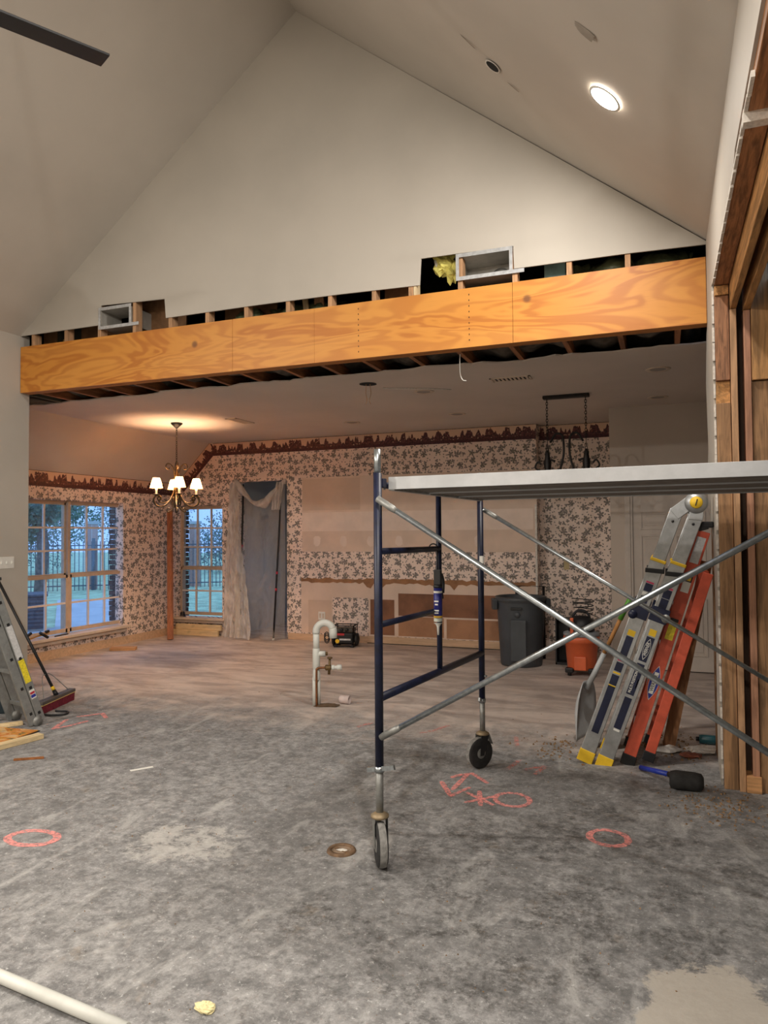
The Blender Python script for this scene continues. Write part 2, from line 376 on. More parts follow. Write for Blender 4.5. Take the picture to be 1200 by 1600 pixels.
lump(MB(), (-1.72, YB+.16, 3.81), (.02, .03, .045), 8).build('insulation_tuft', M_WHITE, attic)
for i, (x0, x1, zc, r) in enumerate(((-3.35, -2.66, 3.56, .09), (-.62, .2, 3.57, .1))):
    pts = [(x0+(x1-x0)*k/24, YB+.32+.05*math.sin(k*.6), zc+.02*math.sin(k*.9)) for k in range(25)]
    MB().tube(pts, [r*(1+.09*(-1)**k) for k in range(25)], 14).build('flex_duct', M_GREENFILM, attic)
MB().box(-.86, -.70, YB+.22, YB+.24, 3.3, 3.9).build('film_scrap', M_TEAL, attic)
MB().bar((-2.93, YB+.2, 3.45), (-3.0, YB+.25, 3.8), .05, .02, (0, 1, 0)).build('brace', M_PALE_Z, attic)
MB().bar((-2.80, YB+.2, 3.45), (-2.86, YB+.25, 3.8), .09, .02, (0, 1, 0)).build('brace', M_PINE_Z, attic)
MB().bar((-2.66, YB+.16, 3.45), (-2.70, YB+.2, 3.8), .025, .02, (0, 1, 0)).build('brace', M_PALE_Z, attic)

struct(MB().box(1.2, 4.2, 5.0, 12.3, ZC+.013, 3.12).build('ceiling_side_hall', M_CEIL2))
MB().box(-7.52, XL-.03, 5.45, 7.2, ZC+.014, 3.2).build('attic_sky_block', M_DARK, attic)  # added to shut out the sky showing past the joists
MB().prism([(XL-.15, EAVE-.1), (RX, RZ+.02), (XR+.35, EAVE-.15), (XR+.35, 6.25), (XL-.15, 6.25)], 'y', YB+.014, YB+.03).build('attic_front_block', M_DARK, attic)  # added to keep sky light from leaking in above the gable
MB().box(1.25, 1.3, 5.5, 7.7, ZC+.014, 3.5).build('attic_end_block', M_DARK, attic); MB().box(-7.52, -7.45, 5.5, 7.7, ZC+.014, 3.5).build('attic_end_block', M_DARK, attic); MB().box(.6, 1.3, 5.5, 7.7, 3.42, 3.5).build('attic_lid_block', M_DARK, attic)  # added end pieces and lid that keep sky light out of the bays
# ------------------------------------------------------------------ right wall: cut opening with bare framing
wr = empty_struct('wall_right', 'opened stud wall with bare pocket framing and torn plasterboard')
ragged = [(5.02, 0.0), (5.06, .01), (5.30, .05), (5.32, .43), (5.26, .86), (5.25, 1.07), (5.37, 1.49), (5.62, 1.66), (5.76, 1.72), (5.95, 1.89), (5.72, 2.18), (5.80, 2.45), (5.85, 2.67), (5.66, 2.99), (5.52, 3.03), (5.52, 3.60),
          (REAR, 3.60), (REAR, 3.115), (2.0, 3.115), (2.1, 3.16), (3.3, 3.16), (3.38, 3.125), (4.99, 3.125)]
jit = [(a+random.uniform(-.006, .006), b) for a, b in ragged]
MB().prism(jit, 'x', XR-.0127, XR).build('plasterboard', M_PAINT, wr)
# torn paper edge along the opening
for k in range(26):
    z = .05+k*.118; d = random.uniform(.004, .011)
    MB().box(XR-.0135-random.uniform(0, .002), XR-.002, 4.985-d, 4.995, z, z+random.uniform(.08, .117)).build('torn_edge', M_EDGE, wr)
for k in range(16):
    y = 4.9-k*.14; MB().box(XR-.014, XR-.001, y-.12, y, 3.108-random.uniform(0, .012), 3.12).build('torn_edge', M_EDGE, wr)
MB().box(XR-.016, XR+.07, 2.92, 2.97, 3.07, 3.12).build('torn_edge', M_EDGE, wr)
y0, y1 = 4.94, 4.978
MB().box(XR, .384, y0, y1, 0, 2.37).build('stud', M_OLD_Z, wr, .003)
MB().box(XR, .384, y0+.03, y1+.03, 2.37, 2.51).build('stud', M_PLY_Y, wr)
MB().box(XR, .384, y0, y1, 2.512, 3.04).build('stud', M_RED_Z if False else lumber('fir_cripple', (150, 106, 76), 'z', .35, 2.0), wr, .003)
MB().box(XR, .384, y0-.01, y1, 3.044, 3.104).build('block', M_PLY_Y, wr, .003)
MB().box(.388, .424, y0-.02, y1+.07, 0, 2.945).build('stud', M_PINE_Z, wr, .003)
MB().box(.463, .500, y0-.02, y1+.07, 0, 2.93).build('stud', lumber('pink_pine', (176, 128, 100), 'z'), wr, .003)
MB().box(.426, .508, y0-.03, y1+.1, 0, .10).build('sole_block', M_PINE_X, wr, .003)
MB().box(.504, .60, y0-.005, y1, 0, 2.49).build('stud', M_OLD_Z, wr, .003)
MB().box(.504, .60, y0-.03, y1, 2.495, 3.3).build('stud', lumber('amber_fir', (180, 134, 84), 'z', .3), wr, .003)
MB().box(.42, .47, y1+.06, y1+.09, 0, 3.0).build('pocket_gap_shade', mat('pocket_shadow', (70, 54, 42), .9), wr)  # dark strip stands in for the shade in the pocket gap
MB().box(XR, .386, .4, y0-.002, 3.108, 3.40).build('header_ply', lumber('fir_header_face', (160, 112, 74), 'y', .35, 1.6), wr, .003)
MB().box(.390, .426, .4, y1, 2.95, 3.30).build('header_ply', M_PLY_Y, wr, .003)
MB().box(.463, .502, .4, y1, 2.935, 3.30).build('header_ply', M_PLY_Y, wr, .003)
MB().box(XR, .42, 5.58, 5.80, 0, 3.03).build('post', M_OLD_Z, wr)
MB().box(XR, XR+.2, REAR, .4, 0, 3.115).build('solid_run', M_PAINT, wr)
MB().box(.31, .60, REAR, YB+.1, 3.41, 3.43).build('cap', M_OLD_Z, wr)
struct(MB().box(.604, 4.1, 4.98, 5.1, 0, 3.0).build('wall_side_room_far', M_PAINT))
struct(MB().box(4.1, 4.2, REAR, 12.3, 0, 3.1).build('wall_side_room', M_PAINT))
struct(MB().box(.604, 4.2, REAR, 5.1, 3.0, 3.1).build('ceiling_side_room', M_CEIL2))

# ------------------------------------------------------------------ the big beam
bt = thing('support_beam', 'long honey-coloured plywood-faced beam spanning the opening beneath the gable', 'beam', (0, YB, BZ0))
segs = [(XL+.006, -3.586), (-3.583, -2.77), (-2.7685, -1.073), (-1.070, XR-.016)]
for a, b in segs: MB((0, YB, BZ0)).box(a, b, YB, YB+.019, BZ0, BZ1).build('face_panel', M_BEAM, bt)
MB((0, YB, BZ0)).box(XL+.006, XR+.05, YB+.0192, YB+.122, BZ0+.002, BZ1-.001).build('core', lumber('beam_core', (176, 112, 52), 'x', .25), bt)
for x in (-2.36, -1.415):
    for k in range(9):
        z = BZ0+.05+k*.045; MB((0, YB, BZ0)).box(x-.003, x+.003, YB-.001, YB+.002, z, z+.012).build('nail', M_IRON, bt)

# ------------------------------------------------------------------ low room: ceiling, joists, walls
xs = [1.3-.12*i for i in range(68)]; rnd = random.Random(4)
front = []
x = 1.3; prev = 0
while x > -7.2:
    prev = .6*prev + rnd.uniform(-.035, .035); front.append((x, 6.06 + prev + (.06 if -1.4 < x < -.9 else 0))); x -= rnd.uniform(.05, .14)
front.append((-7.4, 6.05))
cl = struct(MB().prism([(-7.4, 10.1), (1.3, 10.1)] + front, 'z', ZC, ZC+.0127).build('ceiling', M_CEIL2))
# slope at the window wall starts at x=-6.755: a soffit plate below the flat board
struct(MB().prism([(-7.52, 2.27), (XW+.001, 2.41), (-6.755, ZC), (-6.755, ZC+.012), (-7.52, 2.9)], 'y', 5.5, 10.0).build('ceiling_slope_over_windows', M_CEIL2))
M_JOIST = lumber('dark_joist', (150, 96, 58), 'y', .3)
for x in (-5.99, -5.60, -5.19, -4.79, -4.355, -3.97, -3.59, -3.15, -2.77, -2.375, -1.955, -1.545, -1.118, -.705, -.298, .105):
    MB().box(x-.019, x+.019, YB+.125, 7.0, ZC+.0135, ZC+.25).build('joist', M_JOIST, cl)
M_BATT = mat('grey_batt', (84, 76, 66), .95, 0, .5, 9, .8)
rb = random.Random(9); jx = [-6.1, -5.99, -5.60, -5.19, -4.79, -4.355, -3.97, -3.59, -3.15, -2.77, -2.375, -1.955, -1.545, -1.118, -.705, -.298, .105, .30]
for a, b in zip(jx, jx[1:]):
    def fn(u, v, a=a, b=b, ph=rb.uniform(0, 9)):
        return (a+.02+(b-a-.04)*u, 5.70+1.2*v, ZC+.11+.03*math.sin(u*7+ph)+.03*math.sin(v*11+ph*2))
    MB().grid(fn, 6, 8).build('insulation_batt', M_BATT, cl, fix=False)
MB().box(-7.4, 1.3, YB+.15, 7.6, ZC+.26, ZC+.28).build('attic_deck', M_DARK, cl)

def wall_cut(name, m, ax, fixed, u0, u1, z1, holes, label=None):
    """wall of boxes round rectangular openings; ax 'x' runs along x with thickness in y"""
    mb = MB(); us = sorted({u0, u1, *[h[0] for h in holes], *[h[1] for h in holes]})
    for a, b in zip(us, us[1:]):
        z = 0
        for h in sorted([h for h in holes if h[0] <= a+1e-6 and h[1] >= b-1e-6], key=lambda q: q[2]):
            if h[2] > z+1e-6: mb.box(*((a, b, *fixed) if ax == 'x' else (*fixed, a, b)), z, h[2])
            z = h[3]
        mb.box(*((a, b, *fixed) if ax == 'x' else (*fixed, a, b)), z, z1)
    return struct(mb.build(name, m), label)
WB = (-7.36, -6.51, .275, 2.045)          # back window opening
DO = (-6.19, -5.36, 0.0, 2.40)            # cased opening
wb = wall_cut('wall_back', M_WP_X, 'x', (YD, YD+.14), XW-.14, -1.6, ZC, [WB, DO])
wb2 = struct(MB().box(-1.6, -.605, 9.95, 10.05, 0, ZC).build('wall_recess', M_WP_X))
MB().box(-1.601, -1.597, YD, 9.95, 0, ZC).build('recess_return', M_WP_Y, wb2)
wd_ = struct(MB().prism([(-.605, 0), (-.375, 0), (-.375, 2.03), (.505, 2.03), (.505, 0), (4.1, 0), (4.1, ZC), (-.605, ZC)], 'y', 8.85, 8.97).build('wall_pantry', painted('taupe_paint', (190, 176, 162))))
MB().box(-.604, -.56, 8.97, 10.0, 0, ZC).build('return', M_PAINT, wd_)
WL = (6.46, 8.50, .275, 2.045)            # side window opening
wl = wall_cut('wall_windows', M_WP_Y, 'y', (XW-.14, XW), 5.5, YD+.14, 2.5, [WL])
struct(MB().box(XW-.14, XL-.12, 5.40, 5.52, 0, 3.1).build('wall_return', M_PAINT))
# border strips (origin at the lower corner, local x runs along the strip)
def border(L, loc, rz, tilt=0.0, parent=None):
    o = MB().box(0, L, -.002, 0, 0, .198).build('wallpaper_border', M_BORDER, parent)
    o.location = loc; o.rotation_euler = (0, tilt, rz); return o
border(5.08, (-6.68, YD-.001, ZC-.2), 0, 0, wb)
o = border(.90, (-7.234, YD-.003, 2.269), 0, -PI/4, wb)
border(.98, (-1.59, 9.949, ZC-.2), 0, 0, wb2)
border(4.2, (XW+.001, YD-4.2, 2.41-.2), PI/2, 0, wl)
# bare board where cabinets and trim came off
M_BARE = mat('bare_drywall_paper', (216, 194, 176), .85, 0, .07, 2.5); M_MUD = mat('joint_compound', (226, 208, 194), .85, 0, .06, 4)
M_GLUE = mat('cabinet_glue', (150, 108, 74), .8, 0, .2, 6); M_BROWN = mat('stained_board', (128, 86, 60), .7, 0, .3, 2.2)
def patch(x0, x1, z0, z1, m, t=.002, name='bare_board'): return MB().box(x0, x1, YD-t, YD-.0002, z0, z1).build(name, m, wb)
patch(-5.10, -1.602, 1.315, 2.425, M_BARE); patch(-5.10, -1.65, 1.62, 1.90, M_MUD, .003, 'mud_band')
patch(-5.09, -4.15, 1.93, 2.40, M_GLUE if False else mat('bare_paper_tan', (204, 180, 160), .85, 0, .06, 3), .0025)
for x in (-4.85, -4.42, -3.99, -3.55, -3.0, -2.4): lump(MB(), (x, YD-.003, 1.47), (.06, .002, .075), int(-x*100), 10, 6, .2).build('mud_dab', M_MUD, wb)
patch(-5.12, -4.60, .11, .905, M_BARE); patch(-5.0, -4.62, .11, .60, mat('bare_paper_tan', (192, 164, 140)), .0025)
patch(-4.60, -3.60, .645, .905, M_BARE); patch(-4.03, -3.60, .0, .645, M_BARE); patch(-3.60, -1.602, .11, .905, M_BARE)
patch(-4.0, -3.63, .127, .632, M_BROWN, .003); patch(-3.57, -2.0, .41, .726, M_BROWN, .003); patch(-3.57, -2.90, .125, .40, mat('tan_stain', (168, 124, 92), .8, 0, .2, 2), .003)
patch(-2.86, -2.38, .12, .385, mat('tan_stain', (168, 124, 92)), .003); patch(-2.33, -2.0, .12, .385, mat('tan_stain', (168, 124, 92)), .003)
gp = random.Random(2); top = []; bot = []
for k in range(60):
    x = -5.12+k*3.5/59; top.append((x, .915+gp.uniform(-.008, .02))); bot.append((x, .875-abs(gp.gauss(0, .018)) - (.06 if k in (18, 19, 22, 40) else 0)))
MB().prism(top + bot[::-1], 'y', YD-.004, YD-.0003).build('torn_glue_line', M_GLUE, wb)
patch(-5.34, -4.05, 0, .095, M_TAN_X, .006, 'sole_strip'); patch(-4.05, -1.602, 0, .105, M_TAN_X, .012, 'sole_strip')
MB().box(-4.05, -1.602, YD-.0135, YD-.012, 0, .010).build('gap_shade_strip', mat('void_shade', (14, 13, 12), .9), wb)  # black strip painted as the shade of a gap at the floor
o = MB().box(XW, XW+.006, 5.6, YD, 0, .115).build('baseboard_side', M_TAN_X, None); struct(o)
MB().box(-1.625, -1.60, YD-.012, YD, 0, 1.95).build('corner_bead', M_EDGE, wb)

# ------------------------------------------------------------------ windows
kg = NT('window_glass'); tr = kg.n('ShaderNodeBsdfTransparent'); gl = kg.n('ShaderNodeBsdfGlossy'); gl.inputs['Roughness'].default_value = .03
mx = kg.n('ShaderNodeMixShader'); mx.inputs[0].default_value = .06; tr.inputs[0].default_value = (.93, .95, .97, 1)
kg.l(tr.outputs[0], mx.inputs[1]); kg.l(gl.outputs[0], mx.inputs[2]); kg.l(mx.outputs[0], kg.out.inputs[0]); M_GLASS = kg.m
M_SASH = mat('tan_sash', (190, 168, 146), .55, 0, .08); M_MUNT = mat('muntin', (226, 212, 200), .55, 0, .05)
def sash(win, T, u0, u1, z0, z1, rows, dep):
    """T(u,d,z) maps along/depth/height to world; dep is depth of the sash plane"""
    def bx(a, b, d0, d1, c, e):
        p, q = T(a, d0, c), T(b, d1, e); m = MB()
        m.box(min(p[0], q[0]), max(p[0], q[0]), min(p[1], q[1]), max(p[1], q[1]), min(p[2], q[2]), max(p[2], q[2])); return m
    fr = bx(u0, u0+.028, dep, dep+.035, z0, z1)
    for a, b, c, e in ((u1-.028, u1, z0, z1), (u0, u1, z0, z0+.05), (u0, u1, z1-.04, z1)):
        q = bx(a, b, dep, dep+.035, c, e); fr.add(q.v, q.f)
    so = fr.build('sash', M_SASH, win)
    iu0, iu1, iz0, iz1 = u0+.028, u1-.028, z0+.05, z1-.04
    for i in range(3):
        for j in range(rows):
            a, b = iu0+(iu1-iu0)*i/3, iu0+(iu1-iu0)*(i+1)/3; c, e = iz0+(iz1-iz0)*j/rows, iz0+(iz1-iz0)*(j+1)/rows
            bx(a, b, dep+.016, dep+.019, c, e).build('pane', M_GLASS, so)
    for i in (1, 2):
        a = iu0+(iu1-iu0)*i/3; bx(a-.012, a+.012, dep+.004, dep+.03, iz0, iz1).build('muntin', M_MUNT, so)
    for j in range(1, rows):
        c = iz0+(iz1-iz0)*j/rows; bx(iu0, iu1, dep+.005, dep+.029, c-.012, c+.012).build('muntin', M_MUNT, so)
TL = lambda u, d, z: (XW-.10-d, u, z)
TB = lambda u, d, z: (u, YD+.10+d, z)
w1 = empty_struct('window_1', 'paired multi-pane sash window in the papered side wall')
for a, b in ((6.47, 7.513), (7.557, 8.545)):
    sash(w1, TL, a, b, 1.03, 2.03, 3, .0); sash(w1, TL, a, b, .30, 1.06, 2, -.036)
for a, b in ((6.44, 6.50), (7.513, 7.557), (8.545, 8.57)):
    MB().box(XW-.18, XW-.063, a, b, .275, 2.05).build('frame_post', M_SASH, w1)
MB().box(XW-.18, XW-.085, 6.44, 8.56, 2.02, 2.06).build('frame_head', M_SASH, w1)
MB().box(XW-.18, XW+.10, 6.40, 8.56, .245, .283).build('sill', M_TRIM, w1, .006); MB().box(XW, XW+.06, 6.44, 8.52, .19, .245).build('apron', M_TRIM, w1, .008)
w2 = empty_struct('window_2', 'narrow multi-pane sash window beside the plastic-hung doorway')
sash(w2, TB, -7.34, -6.50, 1.03, 2.03, 3, .0); sash(w2, TB, -7.34, -6.50, .30, 1.06, 2, -.036)
for a, b in ((-7.37, -7.33), (-6.52, -6.48)): MB().box(a, b, YD+.085, YD+.18, .275, 2.05).build('frame_post', M_SASH, w2)
MB().box(-7.37, -6.48, YD+.085, YD+.18, 2.02, 2.06).build('frame_head', M_SASH, w2)
MB().box(-7.372, -6.43, YD-.09, YD+.18, .235, .272).build('sill', M_TRIM, w2, .006); MB().box(-7.372, -6.47, YD-.05, YD, .185, .235).build('apron', M_TRIM, w2, .008)

# pantry door with six panels and its casing
d1 = empty_struct('door_1', 'closed six-panel painted door behind the leaning ladders')
M_DOOR = mat('door_paint', (190, 178, 166), .5, 0, .05)
MB().box(-.36, .49, 8.86, 8.895, .012, 2.015).build('slab', M_DOOR, d1)
for (a, b) in ((-.26, .015), (.115, .39)):
    for (c, e) in ((1.62, 1.775), (.93, 1.52), (.20, .80)):
        fr = MB()
        for q in ((a-.02, a, c-.02, e+.02), (b, b+.02, c-.02, e+.02), (a, b, c-.02, c), (a, b, e, e+.02)): fr.box(q[0], q[1], 8.851, 8.861, q[2], q[3])
        fr.build('panel_moulding', M_DOOR, d1, .003)
        MB().box(a+.025, b-.025, 8.853, 8.861, c+.025, e-.025).build('panel', M_DOOR, d1, .006)
for (a, b, c, e) in ((-.45, -.385, 0, 2.09), (.515, .58, 0, 2.09), (-.45, .58, 2.035, 2.09)): MB().box(a, b, 8.83, 8.852, c, e).build('casing', M_DOOR, d1, .006)
MB().box(-.385, -.362, 8.84, 8.96, 0, 2.03).build('jamb', M_DOOR, d1); MB().box(.492, .515, 8.84, 8.96, 0, 2.03).build('jamb', M_DOOR, d1)
MB().box(-.37, .5, 8.90, 8.95, 0, 2.03).build('backing', mat('closet_dark', (30, 26, 24), .9), d1)

# hall behind the cased opening
hall = empty_struct('hall', 'dim hall behind the plastic sheet')
MB().box(-7.3, -4.2, 11.9, 12.0, 0, 2.8).build('hall_back', painted('hall_paint', (176, 164, 152)), hall)
MB().box(-6.45, -6.35, YD+.14, 11.9, 0, 2.8).build('hall_side', M_PAINT, hall)
MB().box(-7.3, -4.2, YD+.14, 12.0, 2.6, 2.7).build('hall_ceiling', M_CEIL2, hall)
MB().box(-4.9, -4.8, YD+.14, 10.3, 0, 2.8).build('hall_side', M_PAINT, hall); MB().box(-4.9, -4.8, 11.6, 11.9, 0, 2.8).build('hall_side', M_PAINT, hall)
MB().box(-4.9, -4.8, 10.3, 11.6, 1.8, 2.8).box(-4.9, -4.8, 10.3, 11.6, 0, .8).build('hall_side', M_PAINT, hall)

# ------------------------------------------------------------------ lamps of the tall room: the visible one and added unseen ones
M_LENS = mat('led_lens', (255, 250, 240), .4, 0, 0, emit=(1.0, .95, .86), estr=28.0)
def downlight(label, loc, rot, power, group):
    t = thing('recessed_light', label, 'light', loc, 0, group); t.rotation_euler = rot
    MB().lathe([(.088, -.004), (.104, -.006), (.106, 0), (.09, .0), (.088, -.004)], 28, cap0=False, cap1=False).build('trim_ring', M_WHITE, t)
    MB().lathe([(.0, -.0045), (.09, -.0045)], 28, cap0=False, cap1=False).build('lens', M_LENS, t)
    ld = bpy.data.lights.new('lamp', 'AREA'); ld.shape = 'DISK'; ld.size = .18; ld.energy = power; ld.color = ROOM_LAMP_COL
    lo = bpy.data.objects.new('lamp', ld); COL.objects.link(lo); lo.parent = t; lo.location = (0, 0, -.012); return t
SL = math.atan(.7815)
zr = lambda x: 3.605+(XR-x)*.7815; zl = lambda x: EAVE+(x-XL)*.795
downlight('glowing round downlight in the sloped ceiling above the scaffold', (-.286, 4.29, zr(-.286)-.002), (0, SL, 0), ROOM_LAMP_W, 'downlights of the tall room')
for i, (x, y, s) in enumerate(((-.286, 1.4, 1), (-.286, -1.5, 1), (-5.58, 1.4, -1), (-5.58, -1.5, -1))):  # unseen lamps added behind the camera, power raised to fill the low room
    t = downlight(('added unseen near downlight over the opened wall', 'added unseen rear downlight over the opened wall', 'added unseen near downlight on the fan side', 'added unseen rear downlight on the fan side')[i],
                  (x, y, (zr(x) if s > 0 else zl(x))-.004), (0, SL*s, 0), ROOM_LAMP_W*(1.7, 3.2, 1.9, 3.2)[i], 'downlights of the tall room')
# hole and scuffs in the sloped ceiling
def on_slope(name, label, cat, x, y, mb, m):
    o = mb.build(name, m); o.location = (x, y, zr(x)-.003); o.rotation_euler = (0, SL, 0); return tag(o, label, cat)
t = thing('ceiling_hole', 'dark empty cut hole in the sloped ceiling near the gable', 'hole', (-1.008, 4.62, zr(-1.008)-.002)); t.rotation_euler = (0, SL, 0)
MB().lathe([(0, -.002), (.05, -.002)], 18, cap0=False, cap1=False).build('void', mat('void_shade', (14, 13, 12), .9), t)  # flat black disc gives the shade inside the hole
MB().lathe([(.049, -.001), (.058, -.004), (.06, .001)], 18, cap0=False, cap1=False).build('torn_rim', M_EDGE, t)
for (x, y, l, w, a) in ((-.34, 3.74, .07, .022, .5), (-1.13, 4.47, .07, .004, .6), (-.90, 4.76, .05, .004, .5)):
    o = lump(MB(), (0, 0, 0), (l, w, .0012), int(l*900), 14, 6, .25).build('ceiling_scuff', mat('scuff', (150, 140, 128), .9)); o.location = (x, y, zr(x)-.0015); o.rotation_euler = (0, SL, 0)
    o.rotation_euler.z = a; struct(o)

# ------------------------------------------------------------------ ceiling fan (one blade reaches into view)
ft = thing('ceiling_fan', 'dark ceiling fan, one flat black blade showing against the slope', 'fan', (RX, 2.03, 3.9))
MB().tube([(0, 0, .12), (0, 0, RZ-3.9-.1)], .016, 12).build('downrod', M_IRON, ft)
MB().lathe([(.02, 2.2), (.07, 2.17), (.075, 2.11), (.03, 2.07)], 20).build('canopy', M_IRON, ft)
MB().lathe([(.03, .16), (.10, .12), (.14, .05), (.14, -.05), (.08, -.10), (.02, -.11)], 28).build('motor', M_IRON, ft)
a0 = math.atan2(.405, .23)
for k in range(5):
    o = MB().box(.16, .845, -.065, .065, -.006, .006).build('blade', M_BLACK, ft, .003); o.rotation_euler = (.10, 0, a0+k*2*PI/5)
    o = MB().box(.08, .24, -.02, .02, .006, .014).build('blade_arm', M_IRON, ft, .003); o.rotation_euler = (.10, 0, a0+k*2*PI/5)

# ------------------------------------------------------------------ duct boots in the gable
def boot(label, x0, x1, z0, z1, hx, group):
    t = thing('duct_boot', label, 'duct', ((x0+x1)/2, YB, z0), 0, group); o = ((x0+x1)/2, YB, z0); m = M_STEEL; d = .30
    s = MB(o); s.box(x0, x0+.004, YB-.004, YB+d, z0, z1).box(x1-.004, x1, YB-.004, YB+d, z0, z1).box(x0, x1, YB-.004, YB+d, z1-.004, z1).box(x0, x1, YB-.004, YB+d, z0, z0+.004).box(x0, x1, YB+d, YB+d+.004, z0, z1)
    s.build('sheet_box', mat('duct_sheet', (176, 172, 164), .5, 0, .12), t)
    MB(o).lathe([(.055, 0), (.075, 0), (.075, -.02), (.055, -.02)], 24, (hx, YB+d-.003, z0+.07), 'y').build('collar', M_STEEL, t)
    MB(o).lathe([(0, 0), (.055, 0)], 24, (hx, YB+d-.006, z0+.07), 'y', False, False).build('collar_mouth_shade', mat('void_shade', (14, 13, 12)), t)  # black disc painted for the shade inside the collar
    for q in ((x0-.012, x1+.012, z1-.012, z1+.018), (x0-.012, x1+.10, z0-.016, z0+.014)): MB(o).box(q[0], q[1], YB-.008, YB-.0045, q[2], q[3]).build('tape_strip', M_TAPE, t)
    for q in ((x0-.012, x0+.014), (x1-.014, x1+.012)): MB(o).box(q[0], q[1], YB-.0075, YB-.0044, z0, z1).build('tape_strip', M_TAPE, t)
boot('small taped sheet-metal duct boot in the gable near the fan side', -5.085, -4.715, 3.585, 3.765, -4.80, 'duct boots')
boot('larger taped sheet-metal duct boot beside the yellow insulation', -1.505, -1.078, 3.585, 3.765, -1.22, 'duct boots')

# ------------------------------------------------------------------ fittings of the low ceiling
def trim_can(label, x, y):
    t = thing('recessed_can', label, 'light', (x, y, ZC), 0, 'unlit recessed cans in the low ceiling')
    MB().lathe([(.07, -.003), (.105, -.006), (.108, 0), (.072, 0)], 26, cap0=False, cap1=False).build('trim_ring', M_TRIM, t)
    MB().lathe([(.0, -.002), (.072, -.0025)], 26, cap0=False, cap1=False).build('reflector', mat('can_dim', (150, 140, 130), .5), t)
trim_can('unlit recessed can next to the dangling-wire hole', -2.294, 7.058); trim_can('unlit recessed can nearest the wallpaper border', -3.792, 8.641)
trim_can('unlit recessed can between the patched board and beam', -2.356, 8.553); trim_can('unlit recessed can near the torn ceiling edge by the studs', -.045, 6.911)
trim_can('unlit recessed can close to the pantry door wall', -.062, 8.35)
t = thing('light_hole', 'open round light hole with wires dangling from the low ceiling', 'hole', (-2.672, 6.481, ZC))
MB().lathe([(0, -.002), (.085, -.002)], 24, cap0=False, cap1=False).build('void', mat('void_shade', (14, 13, 12)), t)  # black disc stands in for the unlit depth of the opening
for dx in (-.02, .02): MB().tube(smooth_path([(dx, 0, 0), (dx*1.3, .01, -.09), (dx*.6, 0, -.16), (dx*1.5, 0, -.2)]), .003, 6).build('wire', M_PINE_Z, t)
o = MB().tube(smooth_path([(-1.55, 5.745, ZC+.05), (-1.552, 5.74, ZC-.05), (-1.55, 5.745, ZC-.15), (-1.53, 5.74, ZC-.2), (-1.5, 5.74, ZC-.21)]), .004, 6).build('loose_wire', M_WHITE)
tag(o, 'pale loose wire hanging from the joists below the beam', 'wire')
o = MB().tube(smooth_path([(-2.6, 6.7, ZC-.006), (-2.45, 6.78, ZC-.008), (-2.2, 6.9, ZC-.006), (-2.0, 7.05, ZC-.004)]), .005, 6).build('ceiling_crack', M_EDGE); struct(o)
def vent(name, label, x0, x1, y0, y1, lx):
    t = thing(name, label, 'vent', ((x0+x1)/2, (y0+y1)/2, ZC), 0, 'air registers in the low ceiling'); o = ((x0+x1)/2, (y0+y1)/2, ZC)
    f = MB(o); w = .018
    f.box(x0, x1, y0, y0+w, ZC-.008, ZC).box(x0, x1, y1-w, y1, ZC-.008, ZC).box(x0, x0+w, y0, y1, ZC-.008, ZC).box(x1-w, x1, y0, y1, ZC-.008, ZC); f.build('frame', M_TRIM, t)
    MB(o).box(x0+w, x1-w, y0+w, y1-w, ZC-.002, ZC-.001).build('backing', mat('void_shade', (14, 13, 12)), t)  # black sheet gives the shade behind the louvres
    n = 9
    for k in range(n):
        if lx: a = x0+w+(x1-x0-2*w)*(k+.5)/n; MB(o).box(a-.012, a+.008, y0+w, y1-w, ZC-.007, ZC-.003).build('louvre', M_TRIM, t)
        else: a = y0+w+(y1-y0-2*w)*(k+.5)/n; MB(o).box(x0+w, x1-w, a-.014, a+.010, ZC-.007, ZC-.003).build('louvre', M_TRIM, t)
vent('ceiling_register', 'slim white air register near the lit chandelier', -5.12, -4.96, 7.72, 8.16, False)
vent('ceiling_register', 'white air register with dark slots below the beam', -1.53, -1.15, 6.70, 6.86, True)

# ------------------------------------------------------------------ lit chandelier
CX, CY = -5.889, 7.773
ct = thing('chandelier', 'lit bronze scroll-arm chandelier with small cream shades', 'chandelier', (CX, CY, ZC))
def rel(z): return z-ZC
MB().lathe([(.012, -.07), (.05, -.035), (.075, -.012), (.075, 0)], 24).build('canopy', M_IRON, ct)
ch = MB()
for k in range(16):
    zc = -.07-.028*k-.015; ch.tube([(math.cos(a)*(.011 if k % 2 else 0), math.cos(a)*(0 if k % 2 else .011), zc+.02*math.sin(a)) for a in [2*PI*j/10 for j in range(10)]], .0035, 5, closed=True)
ch.build('chain', M_BRONZE, ct)
MB().lathe([(.008, rel(2.54)), (.022, rel(2.5)), (.014, rel(2.42)), (.026, rel(2.34)), (.016, rel(2.2)), (.03, rel(2.05)), (.045, rel(1.98)), (.02, rel(1.93)), (.01, rel(1.86))], 16).build('column', M_BRONZE, ct)
fa = math.atan2(-CY, -CX)+.13
M_SHADE = NT('cream_shade'); tl_ = M_SHADE.n('ShaderNodeBsdfTranslucent'); df_ = M_SHADE.n('ShaderNodeBsdfDiffuse'); mx_ = M_SHADE.n('ShaderNodeMixShader'); mx_.inputs[0].default_value = .62
for q_ in (tl_, df_): q_.inputs[0].default_value = (*lin((222, 180, 122)), 1)
M_SHADE.l(tl_.outputs[0], mx_.inputs[2]); M_SHADE.l(df_.outputs[0], mx_.inputs[1]); M_SHADE.l(mx_.outputs[0], M_SHADE.out.inputs[0])
